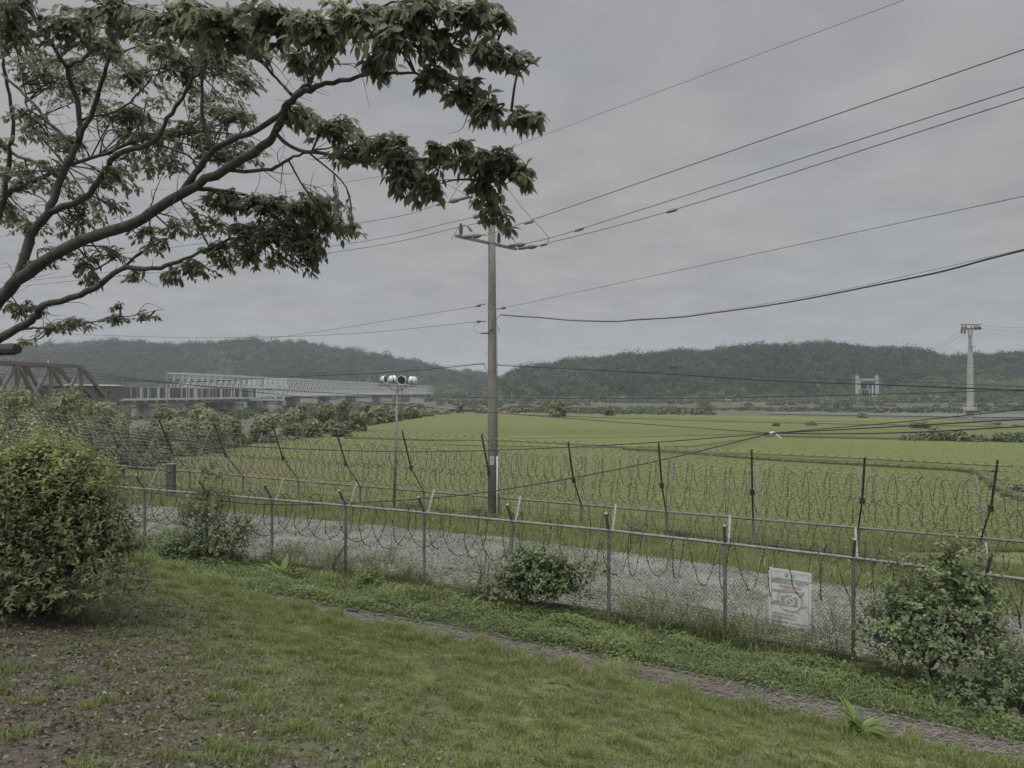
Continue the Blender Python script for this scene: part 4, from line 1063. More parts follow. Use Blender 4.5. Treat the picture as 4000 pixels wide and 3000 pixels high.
def forest(name, zf, d0, dc, u0, u1, n, r, nl, size, label, rng, tint0=.3, low=.35):
    d = d0 + (dc + 12 - d0) * rng.random(n) ** .8; u = rng.uniform(u0, u1, n)
    z = zf(u, np.minimum(d, dc)); x = (u - 2000) / F * d
    R = rng.uniform(r * .6, r * 1.5, n); HT = R * rng.uniform(.7, 1.25, n)
    fr = np.clip((d - d0) / (dc - d0), 0, 1)
    tint = np.clip(tint0 + .42 * fbm(x, d, .014, 8, 3) + rng.normal(0, .24, n) + low * np.clip(1 - fr * 4.5, 0, 1), 0, 1)
    C = np.stack([x, d, z + HT * .6 + rng.normal(0, 1.4, n) + 3.2 * fbm(x, d, .035, 6, 2)], 1)
    V, q, tt = crowns(C, R, HT, nl, size, tint, rng, .09)
    tag(link_mesh(name, np_mesh(name, V, q, None, tt), M['forest']), label, 'forest', kind='stuff')
r3 = np.random.default_rng(5)
zl_ = hill('hills', CREST_L, 820, 1000, 1250, -400, 2100, 5, lump=7)
zm_ = hill('hills', CREST_M, 1050, 1150, 1400, 1500, 2400, 5)
zs_ = hill('hills', [(3380, 1575), (3450, 1556), (3540, 1524), (3640, 1500), (3720, 1492), (3800, 1502), (3900, 1510), (4000, 1504), (4300, 1500), (4600, 1510)], 495, 560, 640, 3380, 4600, 2, lump=2)
zr_ = hill('hills', CREST_R, 590, 700, 900, 1930, 4500, 5)
forest('forest', zl_, 800, 1000, -300, 2050, 4200, 5.6, 100, 1.5, 'dark wooded hill behind the white lattice bridge', r3, .26)
forest('forest', zm_, 1040, 1150, 1550, 2350, 800, 5.6, 80, 1.7, 'distant wooded saddle between the two hills', r3, .25, .2)
forest('forest', zr_, 588, 700, 1965, 4250, 4200, 4.3, 110, 1.1, 'wooded hill behind the cable station across the river', r3, .26, .40)
forest('forest', zs_, 494, 560, 3440, 4400, 1500, 2.6, 70, .8, 'pale vine covered spur behind the cable car tower', r3, .72, .1)
# scrub and reeds at the foot of the hills and over the flats
def scrub(name, n, u0, u1, d0, d1, r, nl, size, label, tint0, seed, thr=-1):
    rg_ = np.random.default_rng(seed); d = rg_.uniform(d0, d1, n); u = rg_.uniform(u0, u1, n); x = (u - 2000) / F * d
    k = fbm(x, d, .018, seed, 2) > thr; x, d = x[k], d[k]; n = len(x)
    R = rg_.uniform(.6, 1.4, n) * r; HT = R * rg_.uniform(.35, .8, n)
    C = np.stack([x, d, np.full(n, -1.1) + HT * .3], 1)
    V, q, tt = crowns(C, R, HT, nl, size, np.clip(tint0 + .25 * fbm(x, d, .03, 3, 2) + rg_.normal(0, .1, n), 0, 1), rg_)
    tag(link_mesh(name, np_mesh(name, V, q, None, tt), M['forest']), label, 'scrub', kind='stuff')
scrub('scrub', 520, 1550, 4300, 520, 596, 4.0, 50, 1.5, 'pale scrub along the foot of the wooded hill', .72, 3)
scrub('scrub', 900, 1500, 4300, 232, 310, 1.5, 34, .7, 'low reeds along the river edge of the paddies', .62, 9, -.05)
scrub('scrub', 700, 1700, 4300, 330, 510, 2.2, 40, 1.0, 'low reed patches over the mud flats', .50, 12, .02)
scrub('scrub', 420, 3480, 4400, 500, 590, 5.5, 60, 1.6, 'pale vine covered mounds behind the cable car tower', .85, 14)
scrub('scrub', 700, 200, 1300, 46, 112, .8, 60, .22, 'low dark scrub between the barbed fence and the bridge', .5, 16)
scrub('scrub', 900, -300, 1650, 180, 420, 1.7, 44, .7, 'bushy growth under and beyond the bridges', .55, 15)

# ------------------------------------------------------------------ white lattice railway bridge
def bl(d, d0, x0, k): return x0 + k * (d - d0)
WX = lambda d: bl(d, 235, -110.5, .0406)
wb = thing('truss_bridge', (WX(235), 235, -1), 'long white lattice railway bridge on stone piers receding across the river', 'bridge')
zt, zb_, zd = 6.1 + EZ, -1.2 + EZ, -2.0 + EZ
def truss(side, name):
    b = MB(); o = side * 2.6
    ds = [235.0]
    while ds[-1] < 770: ds.append(ds[-1] + 4.6 + 8.5 * (ds[-1] - 235) / 540)
    p = lambda d, z: Vector((WX(d) + o, d, z))
    b.beam(p(ds[0], zt), p(ds[-1], zt), .45, .5); b.beam(p(ds[0], zb_), p(ds[-1], zb_), .4, .45); 
    b.beam(p(ds[0], zt - 1.5), p(ds[-1], zt - 1.5), .12, .14)
    for i, d in enumerate(ds):
        b.beam(p(d, zb_), p(d, zt), .15, .15)
        if i + 1 < len(ds):
            e = ds[i + 1]
            b.beam(p(d, zb_), p(e, zt - 1.5), .11, .11); b.beam(p(e, zb_), p(d, zt - 1.5), .11, .11)
            m_ = (d + e) / 2
            for a, c in ((d, m_), (m_, e)): b.beam(p(a, zt - 1.5), p(c, zt), .06, .06); b.beam(p(c, zt - 1.5), p(a, zt), .06, .06)
    b.build(name, M['bridge_white'], wb)
truss(1, 'truss'); truss(-1, 'truss')
br_ = MB()
for d in np.arange(235, 776, 5.4):
    br_.beam((WX(d) - 2.6, d, zt), (WX(d) + 2.6, d, zt), .14, .2); br_.beam((WX(d) - 2.6, d, zt), (WX(d + 5.4) + 2.6, d + 5.4, zt), .08, .1)
br_.build('top_bracing', M['bridge_white'], wb)
dk = MB(); dk.beam((WX(235), 235, zd), (WX(776), 776, zd), 6.4, .9); dk.build('deck', M['bridge_white'], wb)
def pier(mb, x, d, w_, l_, z0, z1, flare=.12, ang=.04):
    R = Matrix.Rotation(-ang, 3, 'Z'); vs = []
    for z, k in ((z0, 1 + flare), (z1 - .9, 1), (z1 - .9, 1.12), (z1 - .3, 1.12), (z1 - .3, .95), (z1, .95)):
        ch = .25
        for sx, sy in ((-1, -.5), (-.5, -1), (.5, -1), (1, -.5), (1, .5), (.5, 1), (-.5, 1), (-1, .5)):
            vs.append(Vector((x, d, z)) + R @ Vector((sx * w_ / 2 * k, sy * l_ / 2 * k, 0)))
    fs = [(i * 8 + k, i * 8 + (k + 1) % 8, i * 8 + 8 + (k + 1) % 8, i * 8 + 8 + k) for i in range(5) for k in range(8)] + [tuple(range(40, 48))]
    mb.add(vs, fs); return mb
for d in (262, 300, 345, 395, 450, 520, 600, 680, 765):
    pier(MB(), WX(d), d, 7.4, 4.6, -1.5, zd - .45).build('pier', M['pier'], wb)
# lone old piers further along, their spans gone
for u, d, z1, lab in ((1725, 560, 1555, 'squat old stone pier standing alone past the end of the white bridge'), (1855, 590, 1552, 'wider lone stone pier beside the concrete pole, its span gone'), (1945, 600, 1551, 'lone stone pier seen against the concrete pole over the river'), (1630, 540, 1548, 'old stone pier close under the far end of the white bridge')):
    x = (u - 2000) / F * d; o = pier(MB(), x, d, 9.5 if u != 1855 else 11, 6, -1.5, (HOR - z1) / F * d + EZ, .16, .1).build('bridge_pier', M['pier'], loc=(x, d, -1.2))
    tag(o, lab, 'bridge pier', 'old bridge piers left in the river')

# ------------------------------------------------------------------ brown truss span, cabin and panelled walkway
BX = lambda d: -110 + .12 * (d - 196)
bb_ = thing('steel_truss_bridge', (BX(170), 170, 0), 'heavy brown steel truss span rising above the bushes beside the cabin', 'bridge')
bt, bo = 6.35 + EZ, -2.0 + EZ
for side in (1, -1):
    b = MB(); p = lambda d, z: Vector((BX(d) + side * 3.0, d, z)); W1 = .85
    dv_ = [131, 141, 151, 161, 171, 181]
    b.beam(p(125, bt), p(181, bt), .7, W1); b.beam(p(120, bo), p(190, bo), .7, W1); b.beam(p(181, bt), p(190.5, bo), .65, W1)
    for d in dv_: b.beam(p(d, bo), p(d, bt), .6, .75)
    for i, d in enumerate(dv_[:-1]):
        m_ = d + 5
        b.beam(p(d, bt), p(m_, bo + 1.2), .55, .62); b.beam(p(d + 10, bt), p(m_, bo + 1.2), .55, .62); b.beam(p(m_, bo + 1.2), p(d, bo), .5, .6); b.beam(p(m_, bo + 1.2), p(d + 10, bo), .5, .6)
        b.box(p(m_, bo + 1.2), (.66, 1.5, 1.3), -.12)
    b.beam(p(181, bo + 3.2), p(186, bo), .5, .55)
    b.build('truss', M['bridge_brown'], bb_)
b = MB()
for d in (131, 141, 151, 161, 171, 181): b.beam((BX(d) - 3, d, bt), (BX(d) + 3, d, bt), .5, .6)
for d in (131, 141, 151, 161, 171): b.beam((BX(d) - 3, d, bt), (BX(d) + 3, d + 10, bt), .3, .3); b.beam((BX(d) + 3, d, bt), (BX(d) - 3, d + 10, bt), .3, .3)
b.build('top_bracing', M['bridge_brown'], bb_)
MB().beam((BX(120), 120, bo - .3), (BX(190), 190, bo - .3), 6.2, .6).build('deck', M['bridge_brown'], bb_)
MB().tube([(BX(178) - 3, 178, bt + .3), (BX(178) - 3, 178, bt + 1.5)], .14, 8).build('roof_post', M['bridge_white'], bb_)
for d in (128, 158, 188): pier(MB(), BX(d), d, 7, 3.6, -1.2, bo - .7).build('pier', M['pier'], bb_)

cx, cd = -111.4, 186.5
cab = thing('railway_cabin', (cx, cd, bo), 'long brown cabin with a shallow pale curved roof at the end of the truss span', 'building')
ca_ = math.atan(-.12)
def cab_p(a, l, z): # across, along
    c, s = math.cos(.119), math.sin(.119)
    return Vector((cx + a * c + l * s, cd - a * s + l * c, bo + z))
b = MB(); W2, L2 = 2.9, 11.0
vs = [cab_p(sx * W2, sl * L2, z) for z in (-.2, 3.5) for sx, sl in ((-1, -1), (1, -1), (1, 1), (-1, 1))]
b.add(vs, [(3, 2, 1, 0), (4, 5, 6, 7), (0, 1, 5, 4), (1, 2, 6, 5), (2, 3, 7, 6), (3, 0, 4, 7)]); b.build('wall', M['cabin_brown'], cab)
rf = MB(); N1 = 9
for l in (-L2 - .3, L2 + .3):
    for k in range(N1):
        a = -1 + 2 * k / (N1 - 1); rf.v.append(tuple(cab_p(a * (W2 + .25), l, 3.52 + .42 * (1 - a * a))))
    for k in range(N1): 
        a = -1 + 2 * k / (N1 - 1); rf.v.append(tuple(cab_p(a * (W2 + .25), l, 3.40)))
for k in range(N1 - 1):
    rf.f += [(k, k + 1, 2 * N1 + k + 1, 2 * N1 + k), (N1 + k + 1, N1 + k, 3 * N1 + k, 3 * N1 + k + 1), (k + 1, k, N1 + k, N1 + k + 1), (2 * N1 + k, 2 * N1 + k + 1, 3 * N1 + k + 1, 3 * N1 + k)]
rf.build('roof', M['galv_pale'], cab)
for a0, a1 in ((.2, 1.0), (1.15, 1.95)):
    wn = MB(); e_ = -L2 - .03
    vs = [cab_p(a, e_ - o, z) for o in (0, .08) for a, z in ((a0, 1.1), (a1, 1.1), (a1, 2.5), (a0, 2.5))]
    wn.add(vs, [(3, 2, 1, 0), (4, 5, 6, 7), (0, 1, 5, 4), (1, 2, 6, 5), (2, 3, 7, 6), (3, 0, 4, 7)])
    o = wn.build('window', M['bridge_white'], cab)
    pnb = MB(); pnb.add([cab_p(a, e_ - .10, z) for a, z in ((a0 + .07, 1.17), (a1 - .07, 1.17), (a1 - .07, 2.43), (a0 + .07, 2.43))], [(0, 1, 2, 3)]); pnb.build('pane', M['glass'], o)
# the side wall facing the paddies has its own window
for l0, l1 in ((-4.6, -2.9), (4.5, 6.2)):
    wn = MB(); vs = [cab_p(W2 + .02 + o, l, z) for o in (0, .08) for l, z in ((l0, 1.1), (l1, 1.1), (l1, 2.5), (l0, 2.5))]
    wn.add(vs, [(3, 2, 1, 0), (4, 5, 6, 7), (0, 1, 5, 4), (1, 2, 6, 5), (2, 3, 7, 6), (3, 0, 4, 7)]); o = wn.build('window', M['bridge_white'], cab)
    pnb = MB(); pnb.add([cab_p(W2 + .12, l, z) for l, z in ((l0 + .07, 1.17), (l1 - .07, 1.17), (l1 - .07, 2.43), (l0 + .07, 2.43))], [(0, 1, 2, 3)]); pnb.build('pane', M['glass'], o)

wk = thing('raised_walkway', (BX(196), 196, 0), 'raised walkway walled with grey and white panels on concrete piers', 'walkway')
wd0, wd1 = 196.5, 277
def wp(d, o, z): return Vector((BX(d) + o, d, z + EZ))
wz = lambda d: -2.2 - .2 * (d - 196) / 80
b = MB(); b.beam(wp(wd0, 1.6, wz(wd0)), wp(wd1, 1.6, wz(wd1)), .7, .55); b.beam(wp(wd0, -2.2, wz(wd0)), wp(wd1, -2.2, wz(wd1)), .7, .55); b.beam(wp(wd0, -.3, wz(wd0) - .1), wp(wd1, -.3, wz(wd1) - .1), 3.4, .2)
for d in np.arange(198, 276, 5.2): b.beam(wp(d, -2.4, wz(d) - .55), wp(d, 2.2, wz(d) - .55), .3, .45)
b.build('deck', M['bridge_white'], wk)
MB().beam(wp(wd0 + 2, .6, wz(wd0) - 1.1), wp(wd1 - 4, .6, wz(wd1) - 1.0), .6, .9).build('girder', M['pier'], wk)
r_ = random.Random(3); d = wd0 + .3; dark, pale, mid = MB(), MB(), MB()
while d < wd1 - 1:
    q_ = r_.random(); L_ = r_.choice((.6, .9, 1.5, 2.1)); mb = dark
    if q_ < .36: mb, L_ = pale, r_.choice((.35, .55, 1.0))
    elif q_ < .6: mb, L_ = mid, r_.choice((.3, .6, 1.0))
    z = wz(d); pnl = MB(); pnl.beam(wp(d, 1.75, z + 1.9), wp(d + L_ - .06, 1.75, z + 1.9), .08, 3.2); pnl.build('wall_panel', M['panel_dark'] if mb is dark else (M['bridge_white'] if mb is pale else M['panel_mid']), wk); d += L_
MB().beam(wp(wd0, -2.4, wz(wd0) + 1.8), wp(wd1, -2.4, wz(wd1) + 1.8), .1, 3.1).build('back_wall', M['panel_mid'], wk)
MB().beam(wp(wd0, 1.75, wz(wd0) + 3.55), wp(wd1, 1.75, wz(wd1) + 3.4), .12, .1).build('handrail', M['bridge_white'], wk)
for d, w_ in ((212, 5.6), (237, 5.0), (262, 5.6)): pier(MB(), BX(d) - .3, d, w_ + 1.6, 3.2, -1.2, wz(d) - 1.3 + EZ, .14, .12).build('pier', M['pier'], wk)

pl_ = thing('viewing_platform', (BX(285), 285, 0), 'pale mint steel viewing platform at the end of the panelled walkway', 'platform')
xo = BX(284)
def vp(u, y, dd=0): d = 284 + dd; return Vector(((u - 2000) / F * d, d, (HOR - y) / F * d + EZ))
for dd, nm in ((-2.2, 'frame'), (2.2, 'frame')):
    b = MB(); g = .5
    b.beam(vp(965, 1513, dd), vp(1124, 1515, dd), .8, g); b.beam(vp(972, 1562, dd), vp(1108, 1562, dd), .7, g)
    for a, c in (((985, 1514), (972, 1562)), ((1000, 1514), (1012, 1562)), ((1028, 1514), (1012, 1562)), ((1062, 1514), (1076, 1562)), ((1092, 1514), (1076, 1562)), ((1118, 1515), (1108, 1562)), ((1085, 1535), (1110, 1545))):
        b.beam(vp(*a, dd), vp(*c, dd), .45, .45)
    for u in range(1030, 1064, 6): b.beam(vp(u, 1516, dd), vp(u, 1561, dd), .16, .16)
    b.build(nm, M['mint'], pl_)
b = MB()
for u in range(972, 1122, 7):
    if u < 1012 or u > 1030: b.beam(vp(u, 1513, -2.2), vp(u, 1479, -2.2), .22 + .25 * ((u // 7) % 3 == 0), .2)
b.beam(vp(1000, 1478, -2.2), vp(1122, 1479, -2.2), .25, .3); b.build('railing', M['bridge_white'], pl_)
MB().beam(vp(968, 1513), vp(1122, 1514), 4.2, .3).build('upper_deck', M['mint'], pl_); MB().beam(vp(974, 1562), vp(1106, 1562), 4.2, .3).build('lower_deck', M['mint'], pl_)
for u in (1066,): pier(MB(), (u - 2000) / F * 284, 284, 7, 4, -1.2, (HOR - 1565) / F * 284 + EZ, .1, .1).build('pier', M['pier'], pl_)
b = MB(); b.beam(vp(1124, 1546, 1), (WX(420), 420, zd + .1), .6, .5); b.beam((WX(300) + 4, 300, zd), (WX(560) + 4, 560, zd), .8, .3); b.build('link_beam', M['bridge_white'], pl_)

# poles by the bridges
for u, d, yt, yb, nm, lab in ((554, 240, 1437, 1520, 'lamp_post', 'plain grey post rising behind the panelled walkway'), (655, 190, 1447, 1640, 'electric_pole', 'slender electric pole with a short crossarm in front of the walkway'), (1892, 640, 1495, 1560, 'electric_pole', 'tiny distant electric pole close beside the concrete pole'), (3360, 560, 1572, 1602, 'electric_pole', 'tiny dark pole on the bank below the cable station')):
    a, c = P(u, yb, d), P(u, yt, d); w_ = .0006 * d + .03
    t_ = thing(nm, a, lab, 'pole')
    MB().tube([a, c], [w_ * 1.2, w_], 8).build('shaft', M['galv'] if nm == 'lamp_post' else M['concrete'], t_)
    b = MB()
    if nm == 'electric_pole':
        e_ = a.lerp(c, .88); b.beam(e_ - Vector((w_ * 9, 0, 0)), e_ + Vector((w_ * 3, 0, 0)), w_ * 1.2, w_ * 1.2); b.build('crossarm', M['galv'], t_)
    else:
        b.lathe(c, UP, [(0, w_), (.1, w_ * 1.8), (.2, w_ * 1.6), (.3, w_ * .4)], 10); b.build('cap', M['galv'], t_)

# ------------------------------------------------------------------ cable car tower
TD = 152
tb_ = P(3790, 1652, TD); tw = thing('cable_car_tower', tb_, 'tall grey cable car tower with a forked head standing in the paddies', 'cable car tower')
M['tower'] = mat('tower_grey_paint', (.40, .41, .42), (.33, .34, .35), 1, .55, bmp=0)
px = TD / F
MB().lathe(P(3790, 1652, TD), UP, [(-.5, 33 * px / 2), (52 * px, 33 * px / 2)], 4).build('plinth', M['pier'], tw)
b = MB(); z0 = P(3790, 1602, TD); b.lathe(z0, UP, [(0, 12.5 * px), (70 * px, 11.6 * px), (190 * px, 10.4 * px), (262 * px, 6.6 * px)], 12); b.build('shaft', M['tower'], tw)
for y in (1437, 1477, 1514, 1557): MB().lathe(P(3790, y, TD), UP, [(0, 10.9 * px if y < 1460 else 11.9 * px), (.07, 10.9 * px if y < 1460 else 11.9 * px)], 12).build('flange', M['galv_dull'], tw)
pfm = MB(); c = P(3790, 1604, TD); pfm.box(c, (2.5, 2.5, .12), -.57); R57 = Matrix.Rotation(-.57, 3, 'Z'); pfm.build('platform', M['galv'], tw)
rl_ = MB()
for z in (.35, .62):
    for a, c_ in (((-1.22, -1.22), (1.22, -1.22)), ((1.22, -1.22), (1.22, 1.22)), ((1.22, 1.22), (-1.22, 1.22)), ((-1.22, 1.22), (-1.22, -1.22))):
        rl_.beam(c + R57 @ Vector((*a, z)) * 1, c + R57 @ Vector((*c_, z)), .06, .12)
rl_.build('railing', M['bridge_white'], tw)
b = MB(); f0 = P(3790, 1340, TD); b.tube([P(3788, 1345, TD), P(3787, 1320, TD), P(3782, 1286, TD)], [5.2 * px, 3.6 * px, 3.2 * px], 10); b.tube([P(3792, 1345, TD), P(3793, 1320, TD), P(3798, 1286, TD)], [5.2 * px, 3.6 * px, 3.2 * px], 10); b.build('fork', M['tower'], tw)
hd = MB(); hd.beam(P(3756, 1284, TD), P(3832, 1283, TD), .5, .35); hd.beam(P(3775, 1285, TD - 1.2), P(3815, 1285, TD - 1.2), .4, .3); hd.build('crosshead', M['galv_dull'], tw)
lf = MB()
lf.beam(P(3751, 1268, TD), P(3831, 1268, TD), .18, .2)
for u in (3762, 3776, 3796, 3808, 3822): lf.beam(P(u - 4, 1268, TD), P(u, 1282, TD), .14, .14)
lf.build('lifting_frame', M['galv_dull'], tw)
for u, s_1 in ((3757, -1), (3768, -1), (3812, 1), (3826, 1)):
    a = P(u, 1283, TD - 2.4); c_ = P(u + 1, 1282, TD + 2.4); a.z -= 1.0 if s_1 < 0 else .2
    m_ = MB(); m_.beam(a, c_, .25, .3)
    for k in range(7): q = a.lerp(c_, (k + .5) / 7) + UP * .22; m_.lathe(q - Vector((.08, 0, 0)), (1, 0, 0), [(0, .24), (.16, .24)], 10)
    m_.build('sheave_row', M['iron'], tw)
MB().box(P(3800, 1353, TD - .8), (.9, .5, .12)).build('service_step', M['galv_dull'], tw)
for a, c_, lab in ((P(3830, 1269, TD), P(4060, 1274, 140), 'faint upper haul rope leaving the cable car tower head'), (P(3828, 1281, TD), P(4060, 1290, 140), 'faint lower haul rope leaving the cable car tower head'), (P(3757, 1288, TD), P(3430, 1490, 590), 'thin haul rope dropping from the tower head to the cable station'), (P(3790, 1290, TD), P(3400, 1492, 590), 'second thin haul rope dropping from the tower toward the cable station')):
    wire(lab, [a, c_], .02, 'conductor', name='haul_rope', sag=2 if c_.y > 500 else .4)

# ------------------------------------------------------------------ cable station and far small buildings
SD = 585
M['station'] = mat('station_concrete', (.40, .40, .395), (.32, .32, .315), .2, .8, bmp=0)
st = thing('cable_station', P(3390, 1562, SD), 'boxy pale concrete cable station with two stair towers at the hill foot', 'building')
th_ = math.atan(1390 / F)
def SP(u, y, d):
    xl = (u - 3390) / F * SD * math.cos(th_); yl = d - SD; c0_ = P(3390, y, SD)
    return Vector((c0_.x + xl * math.cos(th_) + yl * math.sin(th_), c0_.y - xl * math.sin(th_) + yl * math.cos(th_), c0_.z))
def sq_(mb, u0, y0, u1, y1, d0=0, dep=6):
    a, c_ = SP(u0, y1, SD + d0), SP(u1, y0, SD + d0 + dep); mb.box((a + c_) / 2, ((u1 - u0) / F * SD * math.cos(th_), dep, c_.z - a.z), -th_); return mb
for u0, u1, y0, y1 in ((3341, 3355, 1467, 1545), (3418, 3433, 1467, 1558)): sq_(MB(), u0, y0, u1, y1, 0, 9).build('stair_tower', M['station'], st)
b = MB(); sq_(b, 3355.2, 1479, 3417.8, 1489, .5, 12); sq_(b, 3355.2, 1490, 3362, 1521, .5, 12); sq_(b, 3362.2, 1520, 3417.8, 1523, .5, 12); b.build('upper_frame', M['station'], st)
b = MB(); sq_(b, 3362.2, 1490, 3417.8, 1519.5, 7, 4); b.build('hall_opening_shade', M['glass'], st)  # dark box: shade inside the station's open hall, put in as colour
b = MB(); sq_(b, 3364, 1493, 3416, 1497, 2, 1.5); sq_(b, 3386, 1500, 3396, 1519, 3, 2); b.build('machinery', M['panel_mid'], st)
for u in (3354, 3362, 3396, 3408, 3430): sq_(MB(), u - 1.6, 1523, u + 1.6, 1560, .8, 1.4).build('column', M['bridge_white'], st)
b = MB(); sq_(b, 3353, 1545, 3432, 1560, 5, 7); b.build('ground_floor', M['panel_mid'], st); b = MB(); sq_(b, 3353, 1557, 3442, 1561, -1, 5.5); sq_(b, 3362, 1530, 3420, 1532, 4, 4); b.build('floor_slab', M['bridge_white'], st)
for us in ((3328, 3340), (3434, 3445)):
    sc_ = MB()
    for u in (*us, sum(us) / 2): sc_.beam(SP(u, 1545, SD), SP(u, 1474, SD), .14, .14); sc_.beam(SP(u, 1545, SD + 5), SP(u, 1474, SD + 5), .14, .14)
    for y in range(1474, 1546, 9): sc_.beam(SP(us[0], y, SD), SP(us[1], y, SD), .12, .12)
    sc_.build('scaffold', M['galv_dull'], st)
MB().beam(SP(3408, 1567, SD - 4), SP(3408, 1500, SD - 4), .9, .9).build('mast', M['bridge_white'], st)
for u in (3347, 3425): MB().tube([SP(u, 1467, SD + 3), SP(u, 1455, SD + 3)], .18, 6).build('antenna', M['galv'], st)
def hut(name, u, y0, y1, w_, d, lab, roofm='galv_pale', wallm='station', tall=False):
    a = P(u, y1, d); hgt = (y1 - y0) / F * d; wd = w_ / F * d
    t_ = thing(name, a, lab, 'building')
    MB().box(a + UP * hgt * .38, (wd, wd * .7, hgt * .76)).build('wall', M[wallm], t_)
    b = MB(); z = a.z + hgt * .765; hw, hd_ = wd * .58, wd * .42
    b.add([(a.x - hw, d - hd_, z), (a.x + hw, d - hd_, z), (a.x + hw, d + hd_, z), (a.x - hw, d + hd_, z), (a.x - hw * .7, d, a.z + hgt), (a.x + hw * .7, d, a.z + hgt)], [(3, 2, 1, 0), (0, 1, 5, 4), (2, 3, 4, 5), (1, 2, 5), (3, 0, 4)]); b.build('roof', M[roofm], t_)
    MB().box(a + Vector((0, -wd * .35 - .05, hgt * .42)), (wd * .5, .1, hgt * .3)).build('window', M['glass'], t_)
hut('small_house', 3461, 1519, 1532, 13, 600, 'tiny pale house on the slope beside the cable station')
hut('small_house', 3522, 1531, 1546, 20, 590, 'low grey roofed shed by the path near the cable station')
hut('hillside_building', 2780, 1431, 1437, 26, 660, 'thin white building line high among the hillside trees')
hut('hillside_building', 2850, 1427, 1436, 14, 660, 'small white hut beside the hillside building among trees')
gt_ = thing('guard_tower', P(2844, 1582, 420), 'small stilted guard tower on the river flats below the wooded hill', 'guard tower')
a = P(2844, 1582, 420); c = P(2844, 1553, 420)
b = MB()
for sx in (-1.2, 1.2):
    for sy in (-1.2, 1.2): b.beam(a + Vector((sx, sy, -.5)), Vector((c.x + sx * .8, c.y + sy * .8, c.z - 2)), .3, .3)
b.build('legs', M['galv'], gt_); MB().box(c - UP * .9, (2.8, 2.8, 1.5)).build('cabin', M['station'], gt_); MB().box(c + UP * .5, (3.4, 3.4, .3)).build('roof', M['panel_mid'], gt_); MB().box(c - UP * .45 - Vector((0, 1.45, 0)), (2.2, .1, .6)).build('window', M['glass'], gt_)
# power pylon on the hill crest
a, c = P(128, 1372, 1000), P(128, 1333, 1000)
py = thing('power_pylon', a, 'tiny lattice power pylon on the hill crest under the branch stub', 'pylon')
b = MB()
for sx in (-1, 1):
    for sy in (-1, 1): b.beam(a + Vector((sx * 1.6, sy * 1.6, -3)), c + Vector((sx * .25, sy * .25, 0)), .3, .3)
for k in range(5): 
    p0 = a.lerp(c, k / 5); p1 = a.lerp(c, (k + 1) / 5); w0 = 1.6 - 1.3 * k / 5; w1 = 1.6 - 1.3 * (k + 1) / 5
    b.beam(p0 + Vector((-w0, -w0, 0)), p1 + Vector((w1, -w1, 0)), .2, .2); b.beam(p0 + Vector((w0, -w0, 0)), p1 + Vector((-w1, -w1, 0)), .2, .2)
b.build('lattice', M['galv'], py); b = MB()
for f in (.68, .84, .97): q = a.lerp(c, f); b.beam(q - Vector((2.6, 0, 0)), q + Vector((2.6, 0, 0)), .25, .25)
b.build('crossarms', M['galv'], py)
# ------------------------------------------------------------------ leaf palettes for plants
def lm(name, a, b_, c, d, **k): return leaf_mat(name, [(0, a), (.4, b_), (.75, c), (1, d)], **k)
M['tree_leaf'] = lm('tree_leaf', (.13, .14, .105), (.195, .21, .145), (.255, .27, .175), (.36, .35, .16), trans=.6, rough=.55, spec=.25)
M['privet'] = lm('privet_leaf', (.09, .115, .066), (.15, .185, .086), (.22, .26, .10), (.31, .33, .12), trans=.25)
M['maple'] = lm('lobed_leaf', (.085, .112, .06), (.135, .175, .085), (.19, .235, .105), (.25, .285, .135), trans=.25)
M['willow'] = lm('willow_leaf', (.11, .132, .078), (.19, .215, .12), (.25, .28, .155), (.31, .34, .19), trans=.3, rough=.6)
M['darkshrub'] = lm('dark_shrub_leaf', (.07, .088, .05), (.12, .145, .078), (.17, .20, .10), (.22, .25, .13), trans=.2, rough=.6)
M['weed'] = lm('weed_leaf', (.085, .095, .05), (.14, .155, .07), (.19, .20, .09), (.22, .20, .13), trans=.25)
M['bright'] = lm('bright_leaf', (.09, .13, .035), (.13, .19, .05), (.18, .25, .07), (.22, .28, .09), trans=.3)

